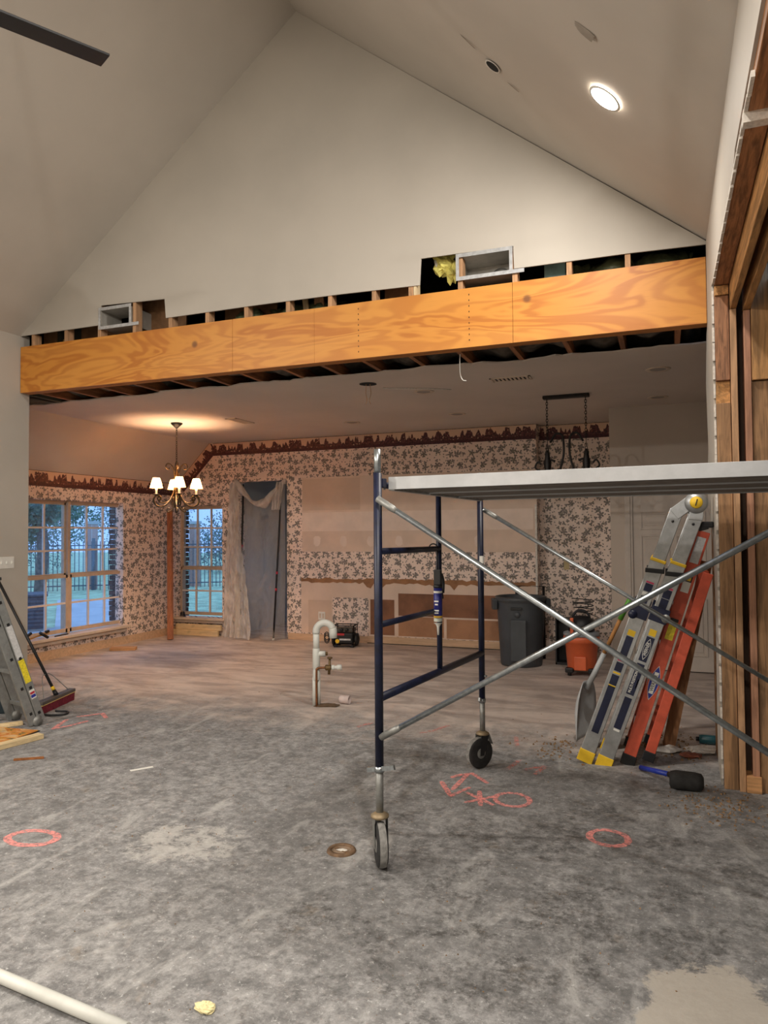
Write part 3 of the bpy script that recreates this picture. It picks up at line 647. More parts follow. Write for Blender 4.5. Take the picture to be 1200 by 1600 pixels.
M_BULB = mat('warm_bulb', (255, 236, 200), .4, 0, 0, emit=(1.0, .72, .4), estr=5.0); M_CANDLE_GLOW = mat('glowing_candle_sleeve', (240, 214, 176), .6, 0, .05, emit=(1, .7, .4), estr=.5)  # sleeves carry a faint glow of their own; the bulbs are the lamps
for k in range(4):
    a = fa+k*2*PI/4; ca, sa = math.cos(a), math.sin(a)
    def W(r, z, s=0.0): return (r*ca - s*sa, r*sa + s*ca, rel(z))
    am = MB()
    for s in (-.012, .012):
        am.tube(smooth_path([W(.02, 2.20, s), (W(.045, 2.10, s)), W(.10, 2.00, s), W(.18, 1.945, s), W(.255, 1.965, s), W(.285, 2.03, s), W(.25, 2.085, s), W(.205, 2.07, s), W(.20, 2.035, s), W(.225, 2.025, s)], 5), .0115, 7)
    am.tube(smooth_path([W(.02, 2.14), W(.06, 2.05), W(.13, 1.995), W(.20, 2.0), W(.235, 2.045), W(.21, 2.075), W(.185, 2.055)], 5), .009, 7)
    am.tube(smooth_path([W(.02, 1.96), W(.06, 1.90), W(.105, 1.875), W(.12, 1.90), (W(.10, 1.925)), W(.08, 1.91)], 5), .009, 6)
    am.tube(smooth_path([W(.015, 2.24), W(.03, 2.38), W(.06, 2.47), W(.11, 2.50), W(.135, 2.46), W(.11, 2.425), W(.09, 2.445)], 5), .009, 7)
    ao = am.build('arm', M_BRONZE, ct)
    cx, cy, cz = W(.25, 2.085)
    MB().lathe([(.01, 0), (.042, .012), (.038, .02), (.012, .02)], 16, (cx, cy, cz)).build('drip_pan', M_IRON, ao)
    MB().lathe([(.013, .02), (.013, .11)], 12, (cx, cy, cz)).build('candle', M_CANDLE_GLOW, ao)
    MB().lathe([(.008, .11), (.013, .12), (.009, .132), (.002, .14)], 12, (cx, cy, cz)).build('bulb', M_BULB, ao)
    MB().lathe([(.082, .095), (.043, .225)], 24, (cx, cy, cz), cap0=False, cap1=False).build('shade', M_SHADE.m, ao)
    ld = bpy.data.lights.new('bulb_light', 'POINT'); ld.energy = CHAND_W; ld.color = CHAND_COL; ld.shadow_soft_size = .015
    lo = bpy.data.objects.new('bulb_light', ld); COL.objects.link(lo); lo.parent = ct; lo.location = (cx, cy, cz+.165)

# ------------------------------------------------------------------ unlit island light
IX, IY = -.965, 7.82
it = thing('island_light', 'unlit black wrought-iron island light with twin chains and scrolls', 'light fixture', (IX, IY, ZC))
MB().box(-.24, .24, -.045, .045, -.035, 0).build('ceiling_bar', M_IRON, it, .008)
for s in (-1, 1):
    cm_ = MB()
    for k in range(15):
        zc = -.05-.03*k; cm_.tube([(s*.2+math.cos(a)*(.010 if k % 2 else 0), math.cos(a)*(0 if k % 2 else .010), zc+.021*math.sin(a)) for a in [2*PI*j/8 for j in range(8)]], .0035, 5, closed=True)
    for q in (-1, 1):
        for k in range(9):
            t_ = k/8; zc = -.50-.32*t_; cm_.tube([(s*.2+q*.045*t_+math.cos(a)*(.009 if k % 2 else 0), math.cos(a)*(0 if k % 2 else .009), zc+.021*math.sin(a)) for a in [2*PI*j/8 for j in range(8)]], .003, 5, closed=True)
    cm_.build('chain', M_IRON, it)
    MB().tube(smooth_path([(s*.17, 0, rel(2.53)), (s*.11, 0, rel(2.62)), (s*.045, 0, rel(2.60)), (s*.03, 0, rel(2.50)), (s*.035, 0, rel(2.38)), (s*.075, 0, rel(2.24)), (s*.13, 0, rel(2.20)), (s*.19, 0, rel(2.26)), (s*.17, 0, rel(2.34)), (s*.12, 0, rel(2.33))], 6), .012, 7).build('lyre_scroll', M_IRON, it)
    MB().tube(smooth_path([(s*.20, 0, rel(2.14)), (s*.27, 0, rel(2.22)), (s*.33, 0, rel(2.27)), (s*.30, 0, rel(2.33)), (s*.265, 0, rel(2.30))], 6), .010, 7).build('end_scroll', M_IRON, it)
    MB().lathe([(.02, rel(2.05)), (.045, rel(2.10)), (.028, rel(2.20)), (.04, rel(2.30)), (.02, rel(2.42)), (.008, rel(2.45))], 14, (s*.2, 0, 0)).build('post', M_IRON, it)
    MB().lathe([(.01, rel(2.05)), (.02, rel(2.09)), (.012, rel(2.14))], 12, (s*.06, .0, .04)).build('bulb', mat('amber_bulb', (210, 160, 90), .3), it)
MB().box(-.30, .30, -.012, .012, rel(2.08), rel(2.11)).build('rail', M_IRON, it); MB().box(-.30, .30, -.16, -.14, rel(2.04), rel(2.06)).build('rail', M_IRON, it); MB().box(-.30, .30, .14, .16, rel(2.04), rel(2.06)).build('rail', M_IRON, it)

# ------------------------------------------------------------------ scaffold
G1 = Vector((-1.302, 3.271, 0)); G2 = Vector((-1.178, 4.841, 0)); DV = (G2-G1).normalized(); NV = Vector((DV.y, -DV.x, 0)); WD = (G2-G1).length; LS = 1.93
ang = math.atan2(NV.y, NV.x)      # local x = along the bay, local y = across
sc_ = thing('rolling_scaffold', 'navy and galvanised rolling scaffold standing on casters in the middle of the slab', 'scaffold', G1, ang)
def frame_at(x):
    r = .0205
    for y in (0, WD):
        po = MB().tube([(x, y, .455), (x, y, 1.87)], r, 16).build('post', M_NAVY, sc_)
        MB().tube([(x, y, 1.87), (x, y, 1.985)], .017, 14).build('coupling_pin', M_GALV, po)
        MB().lathe([(.003, 0), (.003, .004)], 8, (x+.015, y-.004, 1.955), 'x').build('pin_hole', M_BLACK, po)
        for z in (1.73, .612): MB().tube([(x, y, z), (x+.035, y, z)], .007, 8).build('lock_stud', M_GALV, po)
        MB().box(x-.001, x+.022, y-.022, y+.012, 1.37, 1.42).build('sticker', M_WHITE, po) if y else None
    ymid = WD*.51
    MB().tube([(x, ymid, .775), (x, ymid, 1.81)], .016, 12).build('inner_post', M_NAVY, sc_)
    MB().tube([(x, 0, 1.815), (x, WD, 1.815)], .016, 12).build('bearer', M_NAVY, sc_)
    MB().tube([(x, 0, .785), (x, WD, .765)], .0205, 12).build('base_rail', M_NAVY, sc_)
    for z in (1.490, 1.135): MB().tube([(x, 0, z), (x, ymid, z-.005)], .016, 12).build('rung', M_NAVY, sc_)
    MB().box(x-.012, x+.024, .02, .055, 1.80, 1.845).build('toggle_block', M_NAVY, sc_, .004)
frame_at(0.0); frame_at(LS)
def make_caster(x, y, sw, trail=.03):
    t = MB().tube([(0, 0, .235), (0, 0, .46)], .0185, 14).build('caster', M_STEEL, sc_); t.location = (x, y, 0); t.rotation_euler = (0, 0, sw)
    MB().lathe([(.024, .435), (.024, .462)], 16).build('collar', M_GALV, t)
    MB().bar((-.055, -.05, .43), (.075, .06, .475), .012, .022).build('locking_handle', M_GALV, t)
    MB().lathe([(.03, .215), (.044, .222), (.044, .232), (.02, .246)], 20).build('swivel_plate', mat('rusty_zinc', (150, 132, 104), .55, .5), t)
    MB().lathe([(.05, -.024), (.088, -.024), (.100, -.018), (.103, 0), (.100, .018), (.088, .024), (.05, .024)], 32, (trail, 0, .103), 'y').build('tyre', M_RUBBER, t)
    MB().lathe([(.005, -.027), (.03, -.027), (.05, -.014), (.05, .014), (.03, .027), (.005, .027)], 20, (trail, 0, .103), 'y').build('hub', M_STEEL, t)
    MB().lathe([(.1005, -.017), (.1036, 0), (.1005, .017)], 32, (trail, 0, .103), 'y', False, False).build('tread', mat('worn_tread', (132, 130, 126), .85, 0, .35, 25), t)
    for s in (-1, 1): MB().prism([(-.03, .222), (.035, .222), (trail+.014, .09), (trail-.014, .09)], 'y', s*.032-.002, s*.032+.002).build('fork_arm', M_BLACK if s > 0 else M_STEEL, t)
    MB().bar((-.045, 0, .22), (-.075, 0, .15), .03, .006).build('brake_pedal', M_STEEL, t)
make_caster(0, 0, -.97); make_caster(0, WD, 1.0+PI); make_caster(LS, 0, .5); make_caster(LS, WD, 2.2)
def brace(P, Q):
    P = Vector(P); Q = Vector(Q); d = (Q-P).normalized()
    o = MB().tube([P+d*.09, Q-d*.09], .0135, 14).build('cross_brace', M_GALV, sc_)
    for e, k in ((P, 1), (Q, -1)):
        MB().tube([e-d*.02*k, e+d*.075*k, e+d*.10*k], [.017, .017, .0135], 12).build('flattened_end', M_STEEL, o)
brace((.03, -.028, 1.733), (LS-.03, -.028, .585)); brace((.03, -.008, .612), (LS-.03, -.008, 1.70)); brace((.03, WD+.028, 1.727), (LS-.03, WD+.028, .60))
def plank(label, y0, y1):
    t = thing('scaffold_plank', label, 'plank', G1, ang, 'aluminium deck planks of the scaffold'); x0, x1 = .03, LS-.03; z0, z1 = 1.792, 1.853
    for a, b in ((y0, y0+.004), (y1-.004, y1)): MB().box(x0, x1, a, b, z0, z1).build('side_rail', M_ALUW, t, .001)
    MB().box(x0, x1, y0+.004, y1-.004, z1-.008, z1-.002).build('deck', mat('dark_deck', (74, 66, 60), .7, 0, .2, 6), t)  # deck and ribs coloured darker than the side rails
    n = 6
    for k in range(n):
        a = y0+.03+(y1-y0-.06)*(k+.5)/n; MB().box(x0+.03, x1-.03, a-.012, a+.012, z0+.004, z1-.009).build('rib', mat('dull_extrusion', (120, 112, 104), .6, .3, .15, 12), t, .002)
    for a, b in ((x0, x0+.03), (x1-.03, x1)): MB().box(a, b, y0+.005, y1-.005, z0-.006, z1-.009).build('end_cap', M_ALU, t, .002)
    for yy in (y0+.07, y1-.07):
        MB().tube(arc((.0, yy, 1.80), .026, PI*.15, PI*1.05, 8, 'xz'), .006, 6).build('hook', M_STEEL, t)
M_ALUW = mat('dusty_aluminium', (182, 183, 184), .5, .5, .1, 5)
plank('near aluminium scaffold plank with the bright side rail', .06, .52); plank('middle aluminium scaffold plank', .53, .99); plank('far aluminium scaffold plank', 1.0, 1.46)

# caulking gun hanging from the upper rung
gp_ = G1+DV*(WD*.455)+NV*-.0
gt = thing('caulking_gun', 'black caulking gun with a blue-labelled tube hanging from the scaffold rung', 'caulking gun', (gp_.x, gp_.y, 1.49), ang)
MB().tube([(.026, 0, -.01), (.026, 0, -.135)], .004, 8).build('plunger_rod', M_IRON, gt)
MB().tube(arc((.0, 0, .0), .026, 0, PI, 8, 'xz'), .004, 6).build('rod_hook', M_IRON, gt)
MB().box(.004, .048, -.014, .014, -.21, -.12).build('frame_head', M_BLACK, gt, .006)
MB().tube(smooth_path([(.03, .012, -.14), (.03, .055, -.16), (.03, .075, -.20), (.03, .07, -.26)]), .009, 8).build('handle', M_BLACK, gt)
MB().tube(smooth_path([(.03, .012, -.17), (.03, .04, -.19), (.03, .05, -.24), (.03, .065, -.29)]), .006, 8).build('trigger', M_BLACK, gt)
MB().lathe([(.0255, -.225), (.0255, -.21), (.01, -.205)], 20, (.026, 0, 0)).build('cap', M_BLACK, gt)
tb = MB().lathe([(.0245, -.40), (.0245, -.225)], 24, (.026, 0, 0)).build('tube', mat('blue_label', (34, 38, 118), .45, 0, .25, 12), gt)
MB().lathe([(.0249, -.254), (.0249, -.242)], 24, (.026, 0, 0), cap0=False, cap1=False).build('label_band', M_WHITE, tb)
MB().lathe([(.0249, -.394), (.0249, -.382)], 24, (.026, 0, 0), cap0=False, cap1=False).build('label_band', mat('yellow_print', (226, 178, 60), .5), tb)
MB().lathe([(.0249, -.415), (.0249, -.396)], 24, (.026, 0, 0), cap0=False, cap1=False).build('label_band', mat('grey_print', (196, 200, 190), .5), tb)
for dy, w in ((-.30, .026), (-.318, .018), (-.352, .03), (-.366, .024)): MB().box(.026-w/2, .026+w/2, -.0262, -.0246, dy-.004, dy+.004).build('label_line', M_WHITE, tb)
MB().lathe([(.0255, -.425), (.0245, -.41), (.010, -.45), (.005, -.49)][0:1] + [(.016, -.43), (.008, -.445), (.005, -.492)], 14, (.026, 0, 0)).build('nozzle', M_WHITE, gt)

# ------------------------------------------------------------------ leaning ladders at the opened wall
M_LABEL = mat('navy_decal', (22, 28, 56), .45, 0, .2, 40); M_YEL = mat('safety_yellow', (232, 190, 40), .5, 0, .1); M_PINKL = mat('pink_decal', (206, 60, 100), .5)
def multi_ladder(label, base, top, width_dir, W_=.36, group=None, labels=True, foot=M_YEL):
    base, top = Vector(base), Vector(top); t = thing('multi_position_ladder', label, 'ladder', base)
    return t
LY = 5.17
lt = thing('folding_ladder', 'folded silver multi-position ladder with yellow feet leaning beside the orange one', 'ladder', (-.46, LY, 0))
LO = (-.46, LY, 0); depth = .40
def rail(p, q, w, th, y0, m, name, par=lt, o=LO):
    p = Vector((p[0], y0, p[1])); q = Vector((q[0], y0, q[1])); return MB(o).bar(p, q, th, w, (0, 0, 1) if False else ((q-p).cross(Vector((0, 1, 0)))).normalized()).build(name, m, par, .004)
secA = ((-.545, .03), (.068, 1.72)); secB = ((-.425, .0), (.192, 1.70))
def lerp(s, t): return (s[0][0]+(s[1][0]-s[0][0])*t, s[0][1]+(s[1][1]-s[0][1])*t)
for S, nm in ((secA, 'a'), (secB, 'b')):
    for yy in (LY, LY+depth):
        ro = rail(lerp(S, 0), lerp(S, .80), .098, .026, yy, M_ALU, 'outer_rail')
        rail(lerp(S, .70), lerp(S, 1.0), .086, .020, yy, M_ALU, 'inner_rail')
        rail(lerp(S, -.012), lerp(S, .035), .104, .032, yy, M_YEL, 'foot')
        rail(lerp(S, .795), lerp(S, .807), .102, .030, yy, M_YEL, 'rail_cap')
        rail(lerp(S, .575), lerp(S, .63), .118, .040, yy, M_LABEL, 'lock_collar')
        p = lerp(S, .595); MB(LO).lathe([(.0, -.024), (.028, -.022), (.03, -.012)], 14, (p[0]+(.045 if nm == 'b' else -.04), yy-.006, p[1]-.01), 'y').build('lock_knob', M_STEEL if nm == 'b' else M_LABEL, lt)
        p = lerp(S, .765); MB(LO).bar((p[0]-.06, yy-.016, p[1]), (p[0]+.06, yy-.016, p[1]-.012), .016, .03).build('j_lock', M_BLACK, lt, .004)
    for k in range(5):
        p = lerp(S, .08+k*.175); MB(LO).tube([(p[0], LY, p[1]), (p[0], LY+depth, p[1])], .016, 10).build('rung', M_ALU, lt)
    d = Vector((S[1][0]-S[0][0], 0, S[1][1]-S[0][1])).normalized(); nrm = Vector((d.z, 0, -d.x))
    yd = LY-.0138
    def decal(t0, t1, w, m, nm2='decal', off=0.0):
        p, q = Vector((lerp(S, t0)[0], yd, lerp(S, t0)[1])), Vector((lerp(S, t1)[0], yd, lerp(S, t1)[1])); MB(LO).bar(p+nrm*off, q+nrm*off, .0012, w, nrm).build(nm2, m, lt)
    if nm == 'a':
        decal(.11, .30, .048, M_LABEL); decal(.305, .345, .048, M_LABEL); decal(.36, .395, .048, M_LABEL); decal(.405, .50, .048, M_LABEL); decal(.503, .525, .048, M_YEL)
        decal(.298, .304, .048, M_YEL); decal(.35, .356, .048, M_YEL); decal(.40, .405, .048, M_PINKL); decal(.635, .66, .05, M_LABEL); decal(.663, .676, .05, M_WHITE); decal(.68, .71, .05, M_LABEL); decal(.712, .718, .05, M_PINKL)
    else:
        decal(.15, .275, .048, M_LABEL); decal(.287, .41, .05, M_LABEL); decal(.42, .515, .052, M_LABEL); decal(.52, .545, .045, M_YEL); decal(.14, .148, .04, M_WHITE); decal(.63, .665, .05, M_LABEL); decal(.667, .70, .05, M_LABEL); decal(.702, .709, .05, M_PINKL)
        yt = LY-.0152
        def tx(tt, offn, body, size, m, sh=0.0, sx=1.0):
            p = Vector((lerp(S, tt)[0], yt, lerp(S, tt)[1])) + nrm*offn - Vector(LO)
            text_part('decal_text', body, size, m, lt, frame_mtx(p, d, -nrm), .0004, sh, sx)
        tx(.3485, -.008, 'MULTI POSITION PRO', .026, M_WHITE, 0, .78); decal(.318, .352, .006, M_YEL, 'decal_line', .019)
        pc = Vector((lerp(S, .4675)[0], yd-.0008, lerp(S, .4675)[1])); ov = []
        for sgn in (1, -1):
            for k in range(9):
                u = -1+2*k/8; u = u*sgn; ov.append((u*.075, sgn*.021*(1-u*u)))
        def lens(poly, m, yoff, sc=1.0):
            MB(LO).add([pc+d*(a*sc)+nrm*(b*sc)+Vector((0, yoff, 0)) for a, b in poly], [tuple(range(len(poly)))]).build('logo_oval', m, lt, fix=False)
        lens(ov, M_WHITE, -.0004); lens(ov, M_LABEL, -.0007, .92)
        tx(.4675, 0, 'WERNER', .03, M_WHITE, .2, .78)
hx, hz = .185, 1.765
for yy in (LY, LY+depth):
    MB(LO).lathe([(.0, -.018), (.072, -.018), (.072, .018), (.0, .018)], 28, (hx, yy, hz), 'y').build('hinge', M_ALU, lt)
    MB(LO).lathe([(.0, -.042), (.036, -.04), (.040, -.018)], 24, (hx, yy, hz), 'y').build('hinge_knob', M_YEL, lt)
    MB(LO).bar((hx-.006, yy-.044, hz-.022), (hx+.006, yy-.044, hz+.022), .004, .006).build('knob_slot', M_BLACK, lt)
    MB(LO).bar((secA[1][0]-.02, yy, secA[1][1]-.03), (hx-.02, yy, hz+.015), .026, .084, (1, 0, 0)).build('hinge_arm', M_ALU, lt, .003)
    MB(LO).bar((secB[1][0]-.012, yy, secB[1][1]-.05), (hx+.008, yy, hz), .026, .084, (1, 0, 0)).build('hinge_arm', M_ALU, lt, .003)
    for S in (secA, secB): p = lerp(S, .955); MB(LO).lathe([(0, -.0145), (.009, -.0145), (.009, 0)], 12, (p[0], yy, p[1]), 'y').build('rivet_hole', M_BLACK, lt)

M_ORANGE = mat('orange_fibreglass', (198, 84, 58), .5, 0, .12, 14)
RY = 5.235; RO = (-.22, RY, 0)
st = thing('step_ladder', 'orange fibreglass stepladder folded against the torn wall edge', 'ladder', RO)
f1 = ((-.268, .03), (.230, 1.575)); f2 = ((-.138, .06), (.252, 1.30))
for yy in (RY, RY+.42):
    rail(f1[0], f1[1], .082, .028, yy, M_ORANGE, 'front_rail', st, RO); rail(f2[0], f2[1], .066, .024, yy+.012, M_ORANGE, 'rear_rail', st, RO)
    rail(lerp(f1, -.02), lerp(f1, .025), .094, .036, yy, M_BLACK, 'shoe', st, RO); rail(lerp(f2, -.02), lerp(f2, .03), .078, .034, yy+.012, M_BLACK, 'shoe', st, RO)
    MB(RO).bar((lerp(f1, .99)[0]-.03, yy, 1.60), (lerp(f1, .99)[0]+.03, yy, 1.615), .034, .05).build('top_bracket', M_BLACK, st, .004)
for k in range(5):
    p = lerp(f1, .13+k*.18); MB(RO).box(p[0]-.035, p[0]+.035, RY, RY+.42, p[1]-.012, p[1]+.012).build('step', M_ALU, st, .003)
for tt in (.2, .6): p = lerp(f2, tt); MB(RO).tube([(p[0], RY+.012, p[1]), (p[0], RY+.43, p[1])], .01, 8).build('rear_brace', M_ALU, st)
MB(RO).box(.207, .290, RY-.02, RY+.44, 1.60, 1.64).build('top_cap', M_BLACK, st, .008)
d = Vector((f1[1][0]-f1[0][0], 0, f1[1][1]-f1[0][1])).normalized(); nrm = Vector((d.z, 0, -d.x)); yd = RY-.0146
def rdecal(t0, t1, w, m, offn=0.0, yo=0.0):
    p, q = Vector((lerp(f1, t0)[0], yd-yo, lerp(f1, t0)[1])), Vector((lerp(f1, t1)[0], yd-yo, lerp(f1, t1)[1])); MB(RO).bar(p+nrm*offn, q+nrm*offn, .0012, w, nrm).build('decal', m, st)
rdecal(.865, .975, .055, mat('pale_label', (196, 196, 196), .6, 0, .12, 60)); rdecal(.74, .80, .05, M_WHITE); rdecal(.785, .81, .05, M_BLACK, 0, .0004); rdecal(.79, .806, .034, M_YEL, 0, .0008)
rdecal(.535, .625, .05, mat('yellow_warning', (226, 206, 50), .5, 0, .2, 80)); rdecal(.612, .626, .05, M_BLACK, 0, .0004)
M_LOGOB = mat('logo_blue', (40, 50, 140), .45)
pc = Vector((lerp(f1, .345)[0], yd, lerp(f1, .345)[1])); ov = []
for sgn in (1, -1):
    for k in range(13):
        u = (-1+2*k/12)*sgn; ov.append((u*.115, sgn*.030*(1-u*u)))
for m, sc, yo in ((M_WHITE, 1.05, .0), (M_LOGOB, 1.0, .0003)):
    MB(RO).add([pc+d*(a*sc)+nrm*(b*sc)-Vector((0, yo, 0)) for a, b in ov], [tuple(range(len(ov)))]).build('logo_oval', m, st, fix=False)
bp = [(-.075, -.014), (.075, -.014), (.075, .014), (-.075, .014)]
MB(RO).add([pc+d*a+nrm*b-Vector((0, .0006, 0)) for a, b in bp], [(0, 1, 2, 3)]).build('logo_panel', M_WHITE, st, fix=False)
text_part('logo_text', 'WERNER', .030, M_BLACK, st, frame_mtx(pc-Vector((0, .0012, 0))-Vector(RO), d, -nrm), .0004, 0, .95)
bo = thing('leaning_board', 'plain brown lumber board leaning behind the orange stepladder', 'board', (0.0, 5.72, 0))
MB((0.0, 5.72, 0)).bar((-.012, 5.74, .012), (.262, 5.71, 1.36), .038, .085, (1, 0, 0)).build('board', lumber('brown_board', (150, 104, 68), 'z', .2), bo)

# shovel
so_ = (-.60, 5.80, 0); sh = thing('scoop_shovel', 'grey plastic scoop shovel with wooden handle propped by the ladder', 'shovel', so_)
def scoop(u, v):
    w = (u-.5)*2; prof = .10*math.sin(PI*min(1, v*1.05+.02))**.5 if v > .02 else .03
    z = .005+.43*v; x = -.60+.055*w*(1-.5*v**4)*1.0 + (.02*v); y = 5.80 + .15*w*(1-.55*max(0, v-.7)/.3) ; bulge = -.075*(1-w*w)*math.sin(PI*(.12+.8*v))
    return (x+bulge*.9, y+bulge*.4, z)
so1 = MB(so_).grid(scoop, 14, 18).build('scoop', mat('grey_poly', (176, 178, 178), .5, 0, .1), sh, fix=False); so1.modifiers.new('s', 'SOLIDIFY').thickness = .005
MB(so_).tube([(-.59, 5.78, .38), (-.53, 5.77, .50), (-.455, 5.76, .66)], [.022, .021, .019], 12).build('socket', mat('grey_poly', (176, 178, 178)), sh)
MB(so_).tube([(-.465, 5.76, .64), (-.33, 5.745, .93)], .015, 12).build('handle', lumber('tool_handle', (170, 118, 64), 'z', .2), sh)
MB(so_).tube([(-.335, 5.745, .92), (-.262, 5.74, 1.075)], .019, 12).build('grip', mat('green_grip', (86, 150, 50), .5), sh)

# mallet, bottle and floor rubbish by the stud wall
mo = (.09, 4.84, 0); mt = thing('rubber_mallet', 'blue-handled rubber sledge mallet lying on the floor by the studs', 'mallet', mo)
MB(mo).lathe([(.03, -.10), (.050, -.092), (.058, -.06), (.056, .05), (.050, .082), (.03, .095)], 22, (.09, 4.84, .056), 'x').build('head', M_RUBBER, mt)
MB(mo).tube([(.035, 4.86, .062), (-.01, 4.93, .058)], .018, 12).build('neck', M_BLACK, mt)
MB(mo).tube([(-.005, 4.925, .058), (-.185, 5.13, .02)], .0165, 12).build('handle', mat('blue_handle', (30, 52, 150), .4), mt)
bo_ = (.26, 5.93, 0); bt_ = thing('drink_bottle', 'teal plastic bottle lying behind the plasterboard edge', 'bottle', bo_)
MB(bo_).lathe([(.03, 0), (.034, .02), (.034, .13), (.014, .17), (.013, .18)], 16, (.20, 5.93, .034), 'x').build('body', mat('teal_plastic', (40, 92, 100), .35), bt_)
MB(bo_).lathe([(.016, .0), (.016, -.022)], 12, (.20, 5.93, .034), 'x').build('cap', M_BLACK, bt_)
rnd = random.Random(11); cr = MB()
def crumb(x, y, r):
    if x > .27 and y > 4.88: return
    b = [(x+rnd.uniform(-r, r), y+rnd.uniform(-r, r), 0) for _ in range(1)][0]
    a = rnd.uniform(0, 6); pts = [(b[0]+r*math.cos(a+k*2.1)*rnd.uniform(.5, 1.2), b[1]+r*math.sin(a+k*2.1)*rnd.uniform(.5, 1.2), -.001) for k in range(3)]
    cr.add(pts+[(b[0], b[1], r*rnd.uniform(.4, 1.0))], [(0, 1, 3), (1, 2, 3), (2, 0, 3)])
for _ in range(260): crumb(rnd.gauss(.28, .16), rnd.gauss(4.62, .16), rnd.uniform(.004, .016))
for _ in range(120): crumb(rnd.gauss(-.75, .12), rnd.gauss(5.45, .15), rnd.uniform(.005, .02))
for _ in range(180): crumb(rnd.gauss(.05, .2), rnd.gauss(5.8, .2), rnd.uniform(.005, .022))
for _ in range(600): crumb(rnd.uniform(-4, .6), rnd.uniform(1.6, 6.5), rnd.uniform(.002, .008))
o = cr.build('floor_crumbs', mat('crumbs', (128, 100, 70), .95, 0, .4, 50)); o['kind'] = 'stuff'; o['label'] = 'brown dirt and plaster crumbs scattered over the slab'
o['category'] = 'debris'
for i, (x, y, s, m, lb) in enumerate(((-.02, 5.62, .09, M_EDGE, 'flattened pale plaster chunk under the leaning board'), (.13, 5.55, .07, mat('brick_bit', (150, 90, 70), .9), 'reddish broken chip under the leaning board'), (.20, 5.68, .1, M_EDGE, 'grey plaster heap by the torn wall end'))):
    tag(lump(MB(), (x, y, s*.22), (s, s*.8, s*.25), 30+i, 9, 6, .25).build('plaster_chunk', m), lb, 'debris', 'plaster chunks')

# ------------------------------------------------------------------ bin, black case and orange vac
bx_, by_ = -1.645, 8.755; bn = thing('garbage_bin', 'dark grey round garbage bin with flared rim and side handles', 'bin', (bx_, by_, 0))
M_BIN = mat('charcoal_plastic', (66, 70, 74), .5, 0, .12, 5)
MB().lathe([(.235, 0), (.245, .02), (.285, .74), (.288, .76), (.305, .775), (.305, .815), (.29, .818), (.28, .80), (.228, .03), (0, .03)], 40).build('body', M_BIN, bn)
for a in (0.35, .35+PI):
    o = MB().prism([(-.07, .66), (.07, .66), (.085, .79), (-.085, .79)], 'x', .285, .345).build('side_handle', M_BIN, bn, .012); o.rotation_euler = (0, 0, a)
o = MB().box(-.09, .09, -.301, -.27, .08, .56).build('rib_panel', M_BIN, bn, .008); o.rotation_euler = (0, 0, .08)
for (z, w, h, m) in ((.69, .065, .014, M_BLACK), ): o = MB().box(-w, w, -.302, -.28, z-h, z+h).build('embossed_plate', m, bn, .003)
MB().lathe([(.0, 0), (.035, 0), (.035, .02)], 14, (0.01, -.292, .62), 'y').build('boss', M_BIN, bn)
hb = thing('push_bar', 'black tubular push bar standing behind the grey garbage bin', 'handle', (-1.62, 9.25, 0))
MB().tube([(-.17, 0, 0), (-.17, 0, .90), (.17, 0, .90), (.17, 0, 0)], .018, 10).build('hoop', M_BLACK, hb); MB().box(-.16, .16, -.08, .08, .0, .03).build('foot_plate', M_BLACK, hb, .004)
bk = thing('black_case', 'dark open-fronted case between the bin and the orange vac', 'case', (-1.16, 8.98, 0))
c = MB(); c.box(-.10, -.085, -.1, .1, 0, .55).box(.085, .10, -.1, .1, 0, .55).box(-.1, .1, -.1, .1, .535, .55).box(-.1, .1, -.1, .1, 0, .03).box(-.1, .1, .09, .1, 0, .55); c.build('shell', M_BLACK, bk)
MB().box(-.085, .085, -.06, .06, .22, .24).build('shelf', M_BLACK, bk)
M_OVAC = mat('orange_plastic', (212, 100, 58), .45, 0, .08, 6)
vx, vy = -.90, 8.36; vt = thing('shop_vacuum', 'orange bucket-style shop vacuum with black motor head and casters', 'vacuum', (vx, vy, 0))
MB().lathe([(.148, .065), (.155, .08), (.178, .36), (.192, .365), (.195, .425), (.185, .43)], 36).build('bucket', M_OVAC, vt)
o = MB().box(-.065, .065, -.178, -.12, .07, .22).build('drain_panel', M_OVAC, vt, .01)
MB().lathe([(.19, .43), (.198, .445), (.195, .465), (.14, .48)], 32).build('lid', M_WHITE if False else mat('grey_lid', (130, 134, 138), .5), vt)
MB().lathe([(.14, .48), (.145, .54), (.13, .61), (.07, .645), (0, .65)], 28).build('motor_head', M_BLACK, vt)
MB().box(-.10, -.065, -.19, -.15, .44, .64).build('latch', M_OVAC, vt, .006); MB().tube(arc((0, 0, .62), .09, 0, PI, 10, 'xz'), .014, 8).build('carry_handle', M_BLACK, vt)
for a in (-2.35, -.75, .8, 2.4):
    x, y = .17*math.cos(a), .17*math.sin(a)
    MB().box(x-.045, x+.045, y-.04, y+.04, .035, .09).build('caster_arm', M_BLACK, vt, .012)
    MB().lathe([(.01, -.018), (.034, -.018), (.036, 0), (.034, .018), (.01, .018)], 16, (x, y, .036), 'x').build('wheel', M_BLACK, vt)
cb_ = MB().tube([(vx+.02+.09*math.cos(k*.5)*(1+.05*k/6), vy+.04+.07*math.sin(k*.5), .66+.004*k) for k in range(46)], .006, 6).build('power_cord', M_BLACK); tag(cb_, 'black cord coiled on top of the orange vacuum', 'cord')

